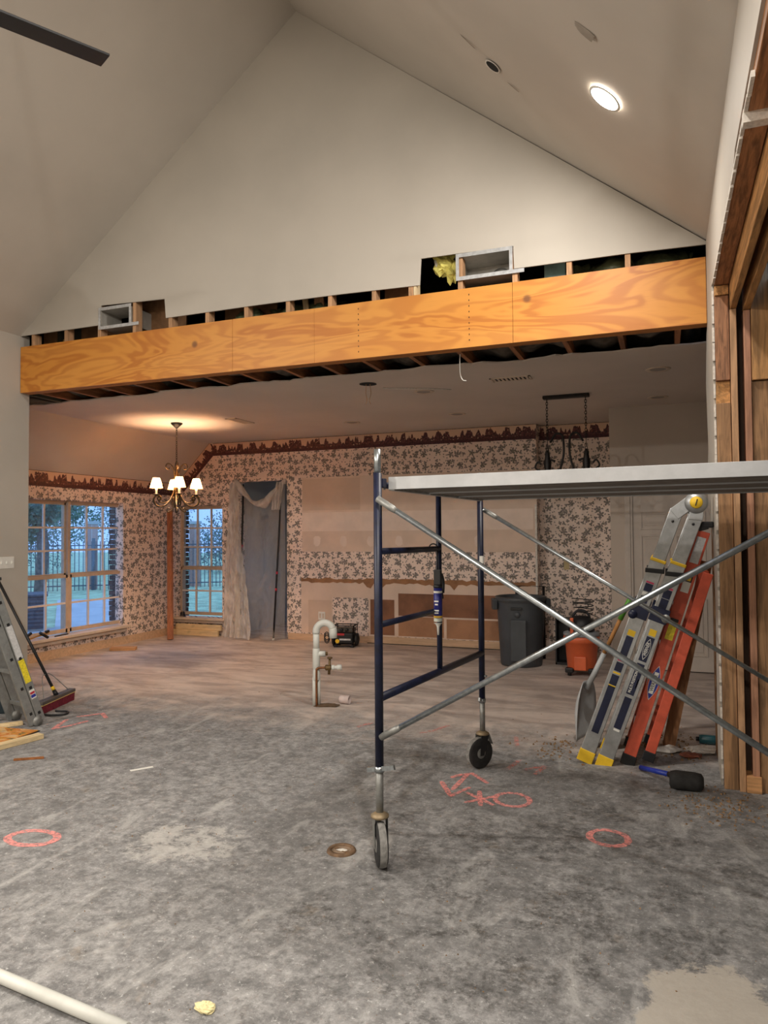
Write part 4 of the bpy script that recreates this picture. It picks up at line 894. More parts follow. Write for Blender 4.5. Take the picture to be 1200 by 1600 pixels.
# ------------------------------------------------------------------ PVC standpipe and compressor
pt = thing('standpipe', 'white plastic drain standpipe with copper line rising from the slab', 'pipe', (-3.025, 6.045, 0), yaw)
M_PVC = mat('white_pvc', (204, 204, 196), .45, 0, .06); M_COPPER = mat('tarnished_copper', (132, 86, 54), .45, .6, .3, 30); M_BRASS = mat('dirty_brass', (110, 88, 56), .5, .6, .3, 40)
MB().tube([(-.012, 0, 0), (-.012, 0, .26)], .024, 14).build('lower_pipe', M_PVC, pt); MB().tube([(.022, .01, 0), (.022, .01, .30)], .014, 10).build('lower_pipe', M_PVC, pt)
MB().lathe([(.030, .235), (.033, .24), (.033, .32), (.030, .325), (.030, .345), (.034, .35), (.034, .52), (.031, .525)], 18).build('coupling', M_PVC, pt)
MB().tube([(0, 0, .50), (0, 0, .68)], .029, 18).build('riser', M_PVC, pt)
MB().tube([(0, 0, .66)]+arc((.078, 0, .68), .078, PI, .25, 10, 'xz')[0:], [.033]*1+[.033]*11, 16).build('elbow', M_PVC, pt)
MB().tube(arc((.078, 0, .68), .078, .35, -.1, 4, 'xz')+[(.158, 0, .62)], .036, 16).build('elbow_socket', M_PVC, pt)
te = MB().tube([(0, 0, .475), (.085, 0, .475)], .026, 14).build('tee', M_PVC, pt); MB().tube([(.085, 0, .475), (.105, 0, .475)], .016, 10).build('plug', M_BRASS, te)
MB().tube(smooth_path([(.005, -.04, 0), (.005, -.04, .30), (.012, -.04, .345), (.05, -.03, .352), (.09, -.02, .352)], 5), .010, 10).build('copper_line', M_COPPER, pt)
va = MB().lathe([(.012, .08), (.024, .085), (.028, .10), (.02, .115), (.026, .12), (.026, .135), (.014, .14)], 14, (0, -.02, .352), 'x').build('valve', M_BRASS, pt)
MB().tube([(.118, -.02, .29), (.125, -.02, .43)], [.013, .010], 8).build('valve_stem', M_BRASS, va); MB().lathe([(.02, -.008), (.026, 0), (.02, .008)], 12, (.126, -.02, .44)).build('valve_knob', M_BRASS, va)
MB().lathe([(.018, .14), (.024, .145), (.024, .165), (.018, .17), (.018, .19), (.026, .195), (.026, .235), (.02, .235)], 14, (0, -.02, .352), 'x').build('white_stub', M_PVC, pt)
lump(MB(), (.10, .0, .004), (.13, .07, .012), 77, 12, 6, .2).build('dirt_ring', mat('dark_soil', (92, 72, 52), .95, 0, .3, 20), pt)
o = MB().lathe([(.03, 0), (.036, .01), (.040, .10), (.036, .10), (.03, .012)], 18, (-2.86, 6.2, .04), 'x').build('paper_cup', mat('dusty_cup', (196, 178, 172), .7)); tag(o, 'small pale cup lying on its side by the standpipe', 'cup')

co = thing('air_compressor', 'small black caged air compressor standing against the stripped wall', 'compressor', (-4.225, 9.36, 0), .15)
MB().box(-.13, .13, -.10, .10, .05, .20).build('shroud', M_BLACK, co, .02); MB().box(-.13, .13, -.095, .09, .20, .265).build('pump_cover', mat('dark_grey_plastic', (64, 60, 54), .5), co, .02)
for x0 in (-.20, .13): MB().lathe([(.02, 0), (.085, .02), (.085, .05), (.02, .07)], 22, (x0, 0, .105), 'x').build('tank_end', M_BLACK, co)
for y in (-.105, .105): MB().tube([(-.145, y, .02), (-.145, y, .30), (.145, y, .30), (.145, y, .02), (-.145, y, .02)], .011, 8).build('cage_bar', M_BLACK, co)
for x in (-.145, .145): MB().tube([(x, -.105, .30), (x, .105, .30)], .011, 8).build('cage_bar', M_BLACK, co)
for x in (-.12, .12): MB().box(x-.02, x+.02, -.115, .115, 0, .03).build('foot', M_BLACK, co, .004)
MB().box(-.105, .01, -.104, -.099, .165, .195).build('red_badge', mat('red_badge', (170, 40, 50), .5), co); MB().box(-.06, .10, -.104, -.099, .098, .122).build('chrome_bar', M_TAPE, co)
MB().lathe([(0, 0), (.03, 0)], 16, (-.09, -.105, .085), 'y', False, False).build('yellow_sticker', M_YEL, co)
for x in (-.03, .045): MB().lathe([(.0, -.02), (.024, -.018), (.026, 0)], 16, (x, -.10, .245), 'y').build('gauge', M_BLACK, co)
o = MB().tube([(-4.47+.04*math.cos(k*.55), 9.27, .09+.06*math.sin(k*.55)+.002*k) for k in range(36)], .007, 6).build('air_hose_coil', M_BLACK); tag(o, 'black coiled air hose beside the small compressor', 'hose')

# ------------------------------------------------------------------ plastic sheet, poles and trim at the doorway
kp = NT('plastic_film'); nz = kp.noise(kp.coord((3, 3, 1.2)), 6, 4); kp.color(lin((210, 200, 190))); kp.p.inputs['Roughness'].default_value = .28
tr = kp.n('ShaderNodeBsdfTransparent'); mx = kp.n('ShaderNodeMixShader'); kp.l(kp.ramp(nz, .3, .7, .20, .32), mx.inputs[0]); kp.l(tr.outputs[0], mx.inputs[1]); kp.l(kp.p.outputs[0], mx.inputs[2]); kp.l(mx.outputs[0], kp.out.inputs[0]); kp.bump(nz, .3, .02)
M_FILM = kp.m
kp = NT('plastic_film_bunched'); nz = kp.noise(kp.coord((3, 3, 1.2)), 5, 3); kp.color(kp.mix(kp.ramp(nz, .35, .65), lin((208, 196, 184)), lin((236, 228, 220)))); kp.p.inputs['Roughness'].default_value = .3; kp.bump(nz, .6, .03)
tr = kp.n('ShaderNodeBsdfTransparent'); mx = kp.n('ShaderNodeMixShader'); mx.inputs[0].default_value = .52; kp.l(tr.outputs[0], mx.inputs[1]); kp.l(kp.p.outputs[0], mx.inputs[2]); kp.l(mx.outputs[0], kp.out.inputs[0]); M_FILM2 = kp.m
po_ = (-5.8, YD-.05, 0); ps = thing('plastic_sheet', 'clear dust-barrier plastic sheet sagging across the doorway', 'plastic sheet', po_)
def film(u, v):
    x = -6.21+.86*u; sag = 2.37-.33*math.sin(PI*min(1, u*1.05))**1.3 - .03*(1-u); z = .01+(sag-.01)*v
    y = YD-.03-.012*math.sin(u*17+v*3)-.25*(1-v)**4*abs(math.sin(u*6+.5)) - .05*math.sin(PI*v)+.02*math.sin(u*5-v*7)
    return (x, y, z)
MB(po_).grid(film, 40, 30).build('main_film', M_FILM, ps, fix=False)
def swag(u, v):
    x = -6.22+.88*u; sag = 2.38-.34*math.sin(PI*min(1, u*1.05))**1.2; a = v*2*PI; r = .055+.03*math.sin(u*11+1)+.015*math.sin(a*3+u*20)
    return (x, YD-.06+r*.7*math.cos(a), sag+r*math.sin(a))
MB(po_).grid(swag, 36, 12).build('swag', M_FILM2, ps, fix=False)
rdp = random.Random(31); NZ = [[rdp.uniform(-1, 1) for _ in range(60)] for _ in range(40)]
def vn(u, v):
    a, b = u*14, v*9; i, j = int(a), int(b); fa_, fb = a-i, b-j; fa_ = fa_*fa_*(3-2*fa_); fb = fb*fb*(3-2*fb)
    return (NZ[j][i]*(1-fa_)+NZ[j][i+1]*fa_)*(1-fb)+(NZ[j+1][i]*(1-fa_)+NZ[j+1][i+1]*fa_)*fb
def drape(u, v):
    lft = -6.42+.12*v+.02*vn(.1, v*2); rgt = -6.16 + .36*(1-v)**1.6 + .05*vn(.9, v*2.2)*(1-v) - .02*v
    x = lft+(rgt-lft)*u; z = .01+2.36*v+.04*vn(u, .4)*v; y = YD-.06-.05*(1+math.sin(u*15+3*vn(u, v)+2*v))*(.35+.65*(1-v))-.04*abs(vn(u*1.7, v*1.8))-.18*(1-v)**3*u
    return (x, y, z)
MB(po_).grid(drape, 40, 26).build('side_drape', M_FILM2, ps, fix=False)
def drape2(u, v):
    w = .06+.16*v; z = 1.95+.42*v; x = -5.50+.15*(u-.5)+.07*v; y = YD-.05-.03*(1+math.sin(u*18+v*4)); return (x, y, z)
MB(po_).grid(drape2, 18, 10).build('corner_drape', M_FILM2, ps, fix=False)
for (label, p, q, marks) in (('black barrier pole with red clips at the doorway middle', (-6.10, YD-.14, .0), (-6.105, YD-.03, 2.36), (1.40,)), ('black barrier pole on the compressor side of the doorway', (-5.49, YD-.19, 0), (-5.43, YD-.03, 2.36), (.75, 1.0))):
    t = thing('barrier_pole', label, 'pole', p, 0, 'black plastic-sheet poles'); P = Vector(p); Q = Vector(q)
    MB(p).tube([P, Q], .014, 12).build('pole', M_BLACK, t)
    for z in marks: c = P.lerp(Q, z/2.36); MB(p).tube([c-Vector((0, 0, .02)), c+Vector((0, 0, .02))], .0165, 12).build('red_clip', mat('red_clip', (180, 40, 60), .5), t)
    MB(p).lathe([(.022, 0), (.018, .03)], 12, p).build('foot', M_WHITE, t)
t = thing('trim_board', 'pale trim board leaning inside the plastic at the doorway', 'board', (-6.14, YD-.10, 0)); MB((-6.14, YD-.10, 0)).bar((-6.13, YD-.16, .01), (-6.22, YD-.02, .72), .016, .075, (1, 0, 0)).build('board', M_PALE_Z, t)
t = thing('lumber_post', 'reddish brown lumber post standing in the corner by the windows', 'lumber', (-6.98, 9.07, 0)); MB((-6.98, 9.07, 0)).bar((-6.98, 9.07, .01), (-7.30, 9.47, 1.96), .038, .085, (1, 0, 0)).build('post', M_RED_Z, t)
for (z, x0, x1, y, lb) in ((.0, -7.36, -6.50, 9.60, 'lower pale board stacked below the narrow window'), (.088, -7.30, -6.46, 9.62, 'upper pale board stacked below the narrow window')):
    o = MB((x0, y, z)).box(x0, x1, y, y+.04, z, z+.086).build('stacked_board', M_PALE_X, None, .003); o.location = (x0, y, z); tag(o, lb, 'board', 'boards below the narrow window')
o = MB().box(-.17, .17, -.07, .07, 0, .04).build('wood_block', M_PINE_X, None, .003); o.location = (-7.0, 8.08, 0); o.rotation_euler = (0, 0, .5); tag(o, 'short lumber offcut lying on the floor near the papered wall', 'offcut')
o = MB().tube([(-7.22+.05*math.cos(k*.7)*(1-.01*k), YD-.05+.035*math.sin(k*.7), .282+.0018*k) for k in range(40)], .006, 6).build('cable_bundle', M_BLACK); tag(o, 'small black cable bundle on the narrow window sill', 'cable')
wo = thing('wall_outlet', 'white double outlet plate on the stripped wall by the compressor', 'outlet', (-4.777, YD-.003, .369))
MB().box(-.055, .055, -.006, 0, -.06, .06).build('plate', M_WHITE, wo, .002)
for x in (-.025, .025): MB().box(x-.014, x+.014, -.009, -.006, -.035, .035).build('receptacle', M_TRIM, wo, .002)
wo = thing('wall_outlet', 'small beige outlet plate on the papered recess wall', 'outlet', (-1.25, 9.95, 1.14)); MB().box(-.035, .035, -.006, 0, -.06, .06).build('plate', mat('beige_plate', (186, 166, 120), .5), wo, .002); MB().box(-.015, .015, -.009, -.006, -.035, .035).build('receptacle', mat('beige_plate', (186, 166, 120)), wo, .002)
sw = thing('switch_plate', 'white four-gang switch plate on the plain wall end', 'switch', (XL, 5.345, 1.315)); MB().box(0, .007, -.118, .118, -.058, .058).build('plate', M_WHITE, sw, .002)
for k in range(4): MB().box(.007, .016, -.092+k*.061-.006, -.092+k*.061+.006, -.012, .014).build('toggle', M_WHITE, sw, .001)

# tools on the side window sill
ks = thing('spring_clamp', 'brass and black bar clamp resting on the wide window sill', 'clamp', (XW+.03, 6.95, .283))
MB().bar((.02, -.22, .02), (.04, .12, .075), .012, .022).build('jaw_bar', mat('brass_bar', (190, 144, 80), .4, .5), ks); MB().tube([(.04, -.02, .09), (.06, .09, .016)], .018, 10).build('grip', M_BLACK, ks)
MB().bar((.0, -.24, .03), (.02, -.13, .10), .03, .03).build('jaw', M_BLACK, ks, .004); MB().bar((.04, .07, .085), (.045, .12, .095), .03, .03).build('jaw', M_BLACK, ks, .004)
o = MB().tube([(XW+.04, 7.20, .290), (XW+.02, 7.44, .290)], .008, 8).build('marker_pen', M_BLACK); tag(o, 'black marker lying on the wide window sill', 'marker')

# ------------------------------------------------------------------ left ladder, broom and floor pieces
A = Vector((-4.905, 4.633, 0)); WV = Vector((-.33, .085, 0)); LV = Vector((-.25, -.97, 0)).normalized()
la = thing('folding_ladder', 'grey aluminium ladder with yellow warning label standing by the plain wall', 'ladder', A); n_ = WV.normalized()
topz = 1.14; back = .40
def raila(base, dirv, w, th, par, m, name, t0=0, t1=1, side=0.0):
    P = Vector(base)+dirv*back*t0+Vector((0, 0, topz*t0)); Q = Vector(base)+dirv*back*t1+Vector((0, 0, topz*t1)); ax = (Q-P).normalized(); sd = ax.cross(n_).normalized()
    return MB(A).bar(P+sd*side, Q+sd*side, w, th, n_).build(name, m, par, .004)
M_ALUD = mat('dull_aluminium', (150, 152, 150), .5, .6, .12, 20)
for k, sgn in ((0, 1), (1, -1)):
    # nearer section leans one way, second section mirrors it beyond the hinge
    for wv in (Vector((0, 0, 0)), WV):
        b = A+wv+Vector((0, 0, .03)) if sgn > 0 else A+wv+LV*2*back+Vector((0, 0, .03)); dv = LV if sgn > 0 else -LV
        raila(b, dv, .07, .026, la, M_ALUD, 'outer_rail', 0, 1, .037); raila(b, dv, .066, .022, la, M_ALUD, 'inner_rail', .0, .98, -.037)
        MB(A).lathe([(0, -.02), (.045, -.018), (.045, .018), (0, .02)], 18, b+Vector((0, 0, .012)), 'x').build('foot', M_STEEL, la)
    for tt in (.12, .37, .62, .87):
        P = (A if sgn > 0 else A+LV*2*back)+(LV if sgn > 0 else -LV)*back*tt+Vector((0, 0, .03+topz*tt)); MB(A).bar(P, P+WV, .035, .028).build('rung', M_ALUD, la, .004)
b = A+Vector((0, 0, .03)); sd_ = -n_*.0145
def on_rail(t, side, out=.0145):
    P = b+LV*back*t+Vector((0, 0, topz*t)); ax = (LV*back+Vector((0, 0, topz))).normalized(); return P+ax.cross(n_).normalized()*side - n_*out, ax, ax.cross(n_).normalized()
for (t0, t1, m) in ((.47, .71, mat('pale_label', (196, 196, 196))), (.29, .46, mat('yellow_warning', (226, 206, 50)))):
    P, ax, s_ = on_rail(t0, -.037, .0125); Q, _, _ = on_rail(t1, -.037, .0125); MB(A).bar(P, Q, .0012, .05, s_).build('decal', m, la)
P, ax, s_ = on_rail(.17, -.037, .013); Q, _, _ = on_rail(.235, -.037, .013); MB(A).bar(P, Q, .0012, .045, s_).build('decal', M_WHITE, la); MB(A).bar(P+ax*.01, P+ax*.035, .002, .04, s_).build('decal', M_LOGOB, la); MB(A).bar(P+ax*.04, P+ax*.06, .002, .04, s_).build('decal', mat('red_clip', (180, 40, 60)), la)
for t in (.06, .25, .47, .72, .88):
    for s in (-.037, .03): P, ax, s_ = on_rail(t+(.0 if s < 0 else .02), s, .0135); MB(A).bar(P-ax*.012, P+ax*.012, .003, .022, s_).build('rung_socket', M_BLACK, la)
top = A+LV*back+Vector((0, 0, topz+.03))
for wv in (Vector((0, 0, 0)), WV):
    MB(A).lathe([(0, -.02), (.06, -.02), (.06, .02), (0, .02)], 20, top+wv, 'x').build('hinge', M_STEEL, la)
    MB(A).lathe([(0, .02), (.035, .022), (.035, .05)], 16, top+wv+Vector((0, -.0, .0)), 'x').build('hinge_knob', mat('orange_knob', (226, 90, 40), .5), la)
    MB(A).bar(top+wv+Vector((.02, -.03, .06)), top+wv+Vector((.06, .06, .07)), .02, .025).build('release_lever', M_BLACK, la, .004)

bo2 = (-5.28, 5.20, 0); br = thing('push_broom', 'push broom with maroon bristles and black handle leaning on the plain wall', 'broom', bo2)
hd = Vector((-.15, .47, 0)).normalized(); c0 = Vector((-5.275, 5.2, 0)); hl = .30
MB(bo2).bar(c0-hd*hl+Vector((0, 0, .095)), c0+hd*hl+Vector((0, 0, .095)), .07, .03).build('block', mat('broom_block', (84, 78, 74), .6), br, .006)
MB(bo2).bar(c0-hd*hl+Vector((0, 0, .077)), c0+hd*hl+Vector((0, 0, .077)), .064, .008).build('bristle_band', mat('straw', (206, 176, 110), .8), br)
bm_ = MB(bo2); rr = random.Random(5)
for k in range(60):
    for j in (-.02, 0, .02):
        p = c0+hd*(-hl+.01+.58*k/59)+Vector((hd.y, -hd.x, 0))*j; bm_.bar(p+Vector((0, 0, .075)), p+Vector((rr.uniform(-.006, .006), rr.uniform(-.006, .006), .001)), .010, .016)
bm_.build('bristles', mat('maroon_bristle', (108, 24, 40), .8, 0, .3, 50), br)['kind'] = 'stuff'
H0 = c0+Vector((0, 0, .11)); H1 = Vector((-6.08, 5.17, 1.30)); dh = (H1-H0).normalized()
MB(bo2).tube([H0, H0+dh*.05], [.022, .018], 12).build('socket', M_BLACK, br); MB(bo2).tube([H0+dh*.05, H0+dh*.085], .0165, 12).build('yellow_ring', M_YEL, br); MB(bo2).tube([H0+dh*.08, H1], .0135, 12).build('handle', M_BLACK, br)
MB(bo2).tube(smooth_path([H0+dh*.22, H0+dh*.20+hd*.08, c0+hd*.22+Vector((0, 0, .115))], 5), .004, 6).build('brace_wire', M_STEEL, br); MB(bo2).tube(smooth_path([H0+dh*.22, H0+dh*.20-hd*.08, c0-hd*.22+Vector((0, 0, .115))], 5), .004, 6).build('brace_wire', M_STEEL, br)
o = MB().tube(smooth_path([(-5.14, 4.90, .012), (-5.03, 4.91, .012), (-4.95, 4.98, .012), (-5.0, 5.06, .012), (-5.12, 5.04, .012)], 6), .009, 8).build('cord_loop', M_BLACK); tag(o, 'black cord loop on the floor in front of the broom', 'cord')
d2 = Vector((-.18, -.98, 0)).normalized(); e0 = Vector((-4.575, 4.36, 0))
t = thing('floor_board', 'pale two-by-four lying on the slab below the grey ladder', 'board', e0); MB(e0).bar(e0+Vector((0, 0, .02)), e0+d2*1.5+Vector((0, 0, .02)), .075, .038).build('board', lumber('pale_stud', (214, 190, 146), 'y', .12), t, .003)
kq = NT('painted_print'); nq = kq.noise(kq.coord((3, 5, 1)), 2.2, 4, .6, .8); r_ = kq.n('ShaderNodeValToRGB'); kq.l(nq, r_.inputs[0]); cr_ = r_.color_ramp
cr_.elements[0].color = (*lin((40, 70, 66)), 1); cr_.elements[0].position = .36; cr_.elements[1].color = (*lin((206, 170, 130)), 1); cr_.elements[1].position = .62
for pos, c in ((.43, (206, 150, 50)), (.5, (196, 112, 54)), (.56, (220, 180, 110))): e = cr_.elements.new(pos); e.color = (*lin(c), 1)
kq.l(r_.outputs[0], kq.p.inputs['Base Color']); kq.p.inputs['Roughness'].default_value = .6
t = thing('floor_panel', 'orange and green patterned panel lying under the grey ladder', 'panel', (-4.86, 4.36, 0), .1)
MB().box(-.34, .13, -.55, .14, 0, .006).build('backing', M_BLACK, t); MB().box(-.33, .12, -.54, .13, .006, .012).build('print', kq.m, t)
t = thing('floor_board', 'short pale board lying behind the patterned panel', 'board', (-5.2, 4.60, 0)); MB((-5.2, 4.60, 0)).bar((-5.05, 4.62, .015), (-5.5, 4.0, .015), .06, .028).build('board', M_PALE_X, t, .003)
t = thing('storage_tub', 'dark teal tub on the floor behind the grey ladder', 'tub', (-5.72, 4.88, 0), .6)
c = MB(); c.prism([(-.20, 0), (.20, 0), (.23, .26), (-.23, .26)], 'y', -.15, .15); c.build('body', mat('dark_teal', (26, 40, 46), .5), t, .01); MB().box(-.245, .245, -.165, .165, .26, .285).build('lid', mat('teal_lid', (50, 74, 80), .5), t, .008)
o = MB().bar((-4.30, 3.86, .008), (-4.14, 3.97, .008), .02, .012).build('wood_splinter', lumber('splinter', (150, 92, 44), 'x')); tag(o, 'thin brown wood splinter on the slab near the boards', 'splinter')
o = MB().bar((-3.37, 3.96, .003), (-3.28, 4.08, .003), .03, .003).build('paper_scrap', M_WHITE); tag(o, 'narrow white paper scrap on the open slab', 'scrap')
fc = lump(MB(), (0, 0, .012), (.036, .024, .014), 21, 14, 10, .2).build('foam_chunk', mat('cream_foam', (226, 214, 164), .9, 0, .1, 30, .4)); fc.location = (-1.452, 2.07, 0); tag(fc, 'cream foam chunk on the nearest stretch of slab', 'debris')
pv = MB().tube([(-3.4, 2.06, .03), (-2.217, 1.935, .03), (-1.60, 1.868, .03)], .021, 16).build('pvc_pipe', M_PVC); tag(pv, 'loose white pipe lying on the floor closest to the viewer', 'pipe')
dr = thing('floor_drain', 'rusty round cleanout ring set in the slab by the scaffold wheel', 'drain', (-1.534, 3.335, 0))
MB().lathe([(.050, .002), (.050, .010), (.066, .012), (.072, .006), (.074, 0)], 30, cap0=False, cap1=False).build('ring', mat('rust_brown', (112, 88, 66), .8, .2, .3, 25), dr)
MB().lathe([(0, .003), (.051, .003)], 26, cap0=False, cap1=False).build('cover', mat('dusty_cover', (136, 116, 96), .9, 0, .25, 20), dr); MB().bar((-.043, .016, .005), (.047, -.016, .005), .02, .004).build('slot_bar', mat('rust_brown', (112, 88, 66)), dr); lump(MB(), (.0, .0, .005), (.03, .015, .004), 4, 8, 5, .3).build('plaster_bit', M_EDGE, dr)

# ------------------------------------------------------------------ pink marking paint on the slab
kk = NT('pink_marking_paint'); nn_ = kk.noise(kk.coord(), 40, 4, .7); kk.color(lin((255, 162, 154))); kk.p.inputs['Roughness'].default_value = .8
tr = kk.n('ShaderNodeBsdfTransparent'); mx = kk.n('ShaderNodeMixShader'); kk.l(kk.ramp(nn_, .34, .58, .12, .72), mx.inputs[0]); kk.l(tr.outputs[0], mx.inputs[1]); kk.l(kk.p.outputs[0], mx.inputs[2]); kk.l(mx.outputs[0], kk.out.inputs[0])
kf = NT('faded_pink_paint'); nn_ = kf.noise(kf.coord(), 30, 5, .75); kf.color(lin((240, 150, 140))); kf.p.inputs['Roughness'].default_value = .85
tr = kf.n('ShaderNodeBsdfTransparent'); mx = kf.n('ShaderNodeMixShader'); kf.l(kf.ramp(nn_, .42, .62, .05, .6), mx.inputs[0]); kf.l(tr.outputs[0], mx.inputs[1]); kf.l(kf.p.outputs[0], mx.inputs[2]); kf.l(mx.outputs[0], kf.out.inputs[0])
ZI = [0]
def ribbon(mb, pts, w, closed=False):
    if closed:
        P = [Vector((x, y, .0022)) for x, y in pts]; n = len(P); vs = []
        for i in range(n):
            d = (P[(i+1) % n]-P[(i-1) % n]).normalized(); s = Vector((-d.y, d.x, 0)); vs += [P[i]-s*w*random.uniform(.42, .58), P[i]+s*w*random.uniform(.42, .58)]
        mb.add(vs, [(2*i, 2*i+1, (2*i+3) % (2*n), (2*i+2) % (2*n)) for i in range(n)]); return mb
    for (x0, y0_), (x1, y1_) in zip(pts, pts[1:]):
        ZI[0] = (ZI[0]+1) % 5; z = .0020+.0002*ZI[0]; p, q = Vector((x0, y0_, z)), Vector((x1, y1_, z)); d = (q-p).normalized(); s = Vector((-d.y, d.x, 0)); p -= d*w*.3; q += d*w*.3
        n = 6; vs = []
        for k in range(n+1):
            c = p.lerp(q, k/n); hw = w*random.uniform(.44, .56)*(.72 if k in (0, n) else 1); vs += [c-s*hw, c+s*hw]
        mb.add(vs, [(2*k, 2*k+1, 2*k+3, 2*k+2) for k in range(n)])
    return mb
def circ(cx, cy, rx, ry, rot=0.0, n=24): return [(cx+rx*math.cos(t)*math.cos(rot)-ry*math.sin(t)*math.sin(rot), cy+rx*math.cos(t)*math.sin(rot)+ry*math.sin(t)*math.cos(rot)) for t in [2*PI*k/n for k in range(n)]]
def mark(label, strokes, m, w=.035, loops=()):
    mb = MB()
    for s in strokes: ribbon(mb, s, w)
    for s in loops: ribbon(mb, s, w, True)
    o = mb.build('spray_mark', m, fix=False); tag(o, label, 'paint mark', 'pink spray marks on the slab')
mark('pink sprayed ring on the slab at the far side from the studs', [], kk.m, .042, [circ(-3.113, 2.915, .135, .088, .1)])
mark('pink sprayed ring on the slab nearest the stud wall', [], kk.m, .034, [circ(-.305, 3.95, .095, .10, .6)])
mark('pink sprayed ring beside the star at the scaffold', [], kk.m, .032, [circ(-.875, 4.316, .10, .11, .5)])
mark('pink sprayed star between the ring and the arrows', [[(-1.154, 4.335), (-.965, 4.194)], [(-1.121, 4.179), (-.987, 4.327)], [(-1.09, 4.382), (-1.028, 4.16)]], kk.m, .03)
mark('pink sprayed double arrow in front of the scaffold wheel', [[(-1.355, 4.467), (-1.234, 4.249), (-1.165, 4.425)], [(-1.253, 4.358), (-1.237, 4.667)], [(-1.318, 4.571), (-1.277, 4.639), (-1.212, 4.689), (-1.08, 4.543)]], kk.m, .032)
mark('faded pink strokes past the scaffold wheel', [[(-1.016, 4.843), (-.975, 5.076)], [(-.905, 4.883), (-.848, 4.946), (-.796, 4.994)], [(-.826, 4.816), (-.788, 4.997)], [(-1.109, 5.633), (-1.055, 5.402)]], kf.m, .035)
mark('pink sprayed arrow beside the grey ladder', [[(-4.817, 4.863), (-4.70, 4.601), (-4.642, 4.727), (-4.618, 4.889)], [(-4.806, 4.982), (-4.744, 5.052), (-4.687, 5.145), (-4.541, 5.03)]], kk.m, .04)
mark('faint pink strokes near the standpipe', [[(-1.835, 5.488), (-1.753, 5.616), (-1.695, 5.781)], [(-2.371, 5.497), (-2.318, 5.644)]], kf.m, .04)

# ------------------------------------------------------------------ outdoors at dusk
M_GRASS_HAZED = mat('lawn', (186, 208, 164), .95, 0, .3, 3); M_PATIO = mat('patio_concrete', (206, 208, 206), .9, 0, .08, 2); M_FENCE_HAZED = mat('hazed_fence_paint', (92, 98, 106), .5)  # outdoor haze is put into the lightened lawn and fence colours
g = MB().box(-60, 12, 10.2, 60, -.3, -.15).build('lawn', M_GRASS_HAZED); struct(g, 'green lawn outside the windows')
g = MB().box(-60, -7.53, -10, 10.2, -.3, -.15).build('lawn_side', M_GRASS_HAZED); struct(g, 'green lawn beside the house')
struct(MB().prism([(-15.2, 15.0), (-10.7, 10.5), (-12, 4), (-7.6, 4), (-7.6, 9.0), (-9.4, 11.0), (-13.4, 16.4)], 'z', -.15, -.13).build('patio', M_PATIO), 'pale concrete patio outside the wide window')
def fence(label, p, q):
    P, Q = Vector(p), Vector(q); t = thing('iron_fence', label, 'fence', p, 0, 'iron fences outside'); L = (Q-P).length; d = (Q-P)/L
    for z in (.15, 1.30, 1.42): MB(p).bar(P+Vector((0, 0, z)), Q+Vector((0, 0, z)), .03, .035).build('rail', M_FENCE_HAZED, t)
    n = int(L/.125)
    me = None
    for k in range(n+1):
        if me is None: o = MB().box(-.009, .009, -.009, .009, 0, 1.55).build('picket', M_FENCE_HAZED, t); me = o.data
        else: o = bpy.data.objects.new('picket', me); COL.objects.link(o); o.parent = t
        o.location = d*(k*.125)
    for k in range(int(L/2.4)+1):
        o = MB().box(-.035, .035, -.035, .035, 0, 1.65).build('fence_post', M_FENCE_HAZED, t); o.location = d*(k*2.4+.6 if k*2.4+.6 < L else L)
fence('black iron picket fence running past both windows outside', (-23.0, 13.25, -.15), (-12.0, 22.45, -.15))
kb = NT('far_brick'); bk_ = kb.n('ShaderNodeTexBrick'); kb.l(kb.coord(), bk_.inputs[0]); bk_.inputs['Color1'].default_value = (*lin((206, 170, 156)), 1); bk_.inputs['Color2'].default_value = (*lin((190, 150, 136)), 1); bk_.inputs['Mortar'].default_value = (*lin((214, 206, 198)), 1)
bk_.inputs['Scale'].default_value = 1.0; bk_.inputs['Brick Width'].default_value = .2; bk_.inputs['Row Height'].default_value = .075; bk_.inputs['Mortar Size'].default_value = .008; kb.l(bk_.outputs[0], kb.p.inputs['Base Color']); kb.p.inputs['Roughness'].default_value = .9
for (x, y, lb) in ((-14.95, 20.72, 'brick fence pier seen through the narrow window'), (-17.45, 18.65, 'brick fence pier seen through the wide window')):
    t = thing('brick_pier', lb, 'pier', (x, y, -.15), .7, 'brick fence piers'); MB().box(-.17, .17, -.17, .17, 0, 2.1).build('shaft', kb.m, t); MB().box(-.21, .21, -.21, .21, 2.1, 2.2).build('cap', M_PATIO, t, .01)
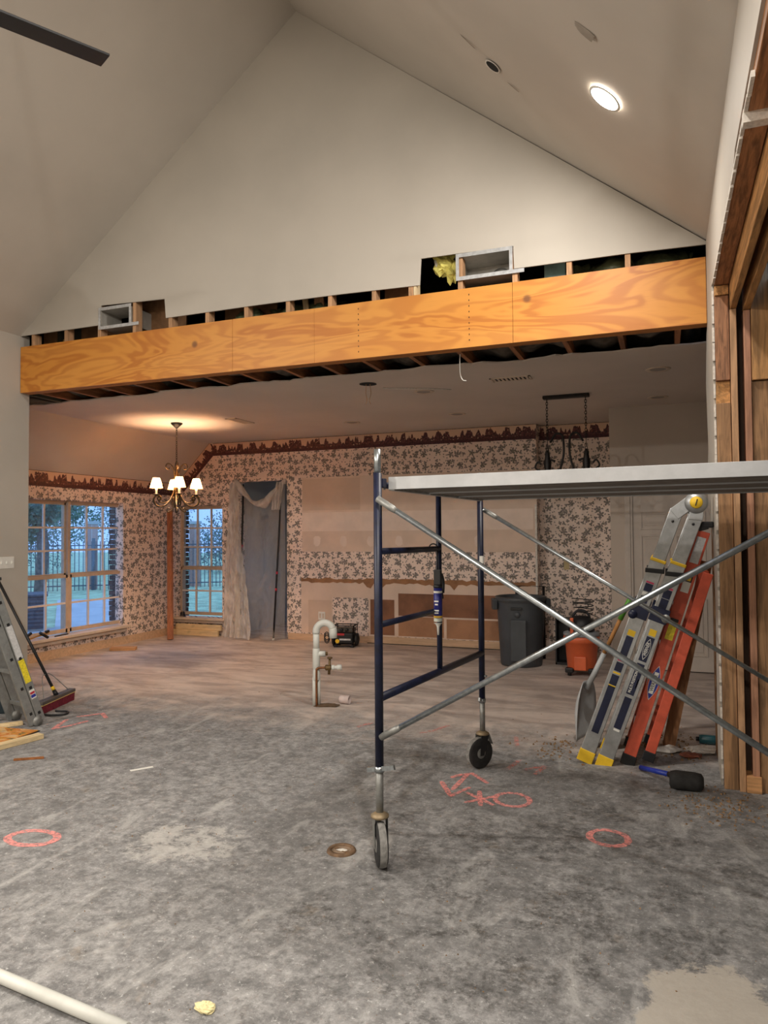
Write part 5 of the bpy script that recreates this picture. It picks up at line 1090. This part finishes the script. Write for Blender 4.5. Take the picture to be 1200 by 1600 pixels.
# dark brick reveals outside the windows
M_DBRICK = mat('dark_brick', (86, 74, 72), .9, 0, .3, 14)
rv = empty_struct('wall_brick_skin', 'brick skin around the window openings')
for k in range(24):
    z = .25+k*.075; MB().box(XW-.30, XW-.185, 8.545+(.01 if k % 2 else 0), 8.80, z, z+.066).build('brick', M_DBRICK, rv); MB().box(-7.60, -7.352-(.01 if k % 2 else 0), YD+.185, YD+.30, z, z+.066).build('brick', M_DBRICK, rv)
def tree(label, x, y, h, r, col, seed, trunk=.16, name='garden_tree', n=6500, cr=(.75, 1.0)):  # leaf and bark colours are paled to stand in for haze
    t = thing(name, label, 'tree', (x, y, -.15), 0, 'trees outside'); rn = random.Random(seed)
    if trunk: MB().tube([(0, 0, 0), (.08, .03, h*.3), (.0, 0, h*.62)], [trunk, trunk*.8, trunk*.45], 10).build('trunk', mat('hazed_bark', (118, 110, 108), .95, 0, .3, 12), t)
    mb = MB(); lobes = [(rn.uniform(-.6, .6)*r, rn.uniform(-.6, .6)*r, h*rn.uniform(.45, .9), r*rn.uniform(.4, .65)) for _ in range(9)]
    for _ in range(n):
        lx, ly, lz, lr = rn.choice(lobes); v = Vector((rn.gauss(0, 1), rn.gauss(0, 1), rn.gauss(0, 1))).normalized()*lr*rn.uniform(.6, 1.0); c = Vector((lx, ly, lz))+v
        if c.z < .05: continue
        a = Vector((rn.gauss(0, 1), rn.gauss(0, 1), rn.gauss(0, 1))).normalized(); b = a.orthogonal().normalized(); s = .055
        mb.add([c-a*s, c+b*s*.6, c+a*s, c-b*s*.6], [(0, 1, 2, 3)])
    mb.build('foliage', mat('foliage_%d' % seed, col, .9, 0, .35, 2), t, fix=False)
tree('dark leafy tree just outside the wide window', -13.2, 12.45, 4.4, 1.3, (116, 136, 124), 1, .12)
tree('haze-paled leafy tree beyond the iron fence', -22.0, 21.0, 4.4, 1.8, (128, 152, 136), 2)
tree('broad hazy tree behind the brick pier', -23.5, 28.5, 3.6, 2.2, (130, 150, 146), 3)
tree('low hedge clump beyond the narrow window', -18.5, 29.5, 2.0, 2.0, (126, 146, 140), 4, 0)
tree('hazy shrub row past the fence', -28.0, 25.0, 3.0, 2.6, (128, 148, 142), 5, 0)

t = thing('patio_unit', 'dark boxy unit on the patio outside the wide window', 'unit', (-10.95, 10.05, -.13), .8)
MB().box(-.36, .36, -.36, .36, .04, .62).build('cabinet', mat('unit_grey', (74, 80, 90), .6), t, .02); MB().box(-.38, .38, -.38, .38, .62, .66).build('top', mat('unit_top', (90, 96, 104), .6), t, .01); MB().box(-.3, .3, -.3, .3, 0, .04).build('pad', M_PATIO, t)
for k in range(7): MB().box(-.34, .34, -.372, -.36, .10+k*.07, .135+k*.07).build('louvre', mat('unit_top', (90, 96, 104)), t)
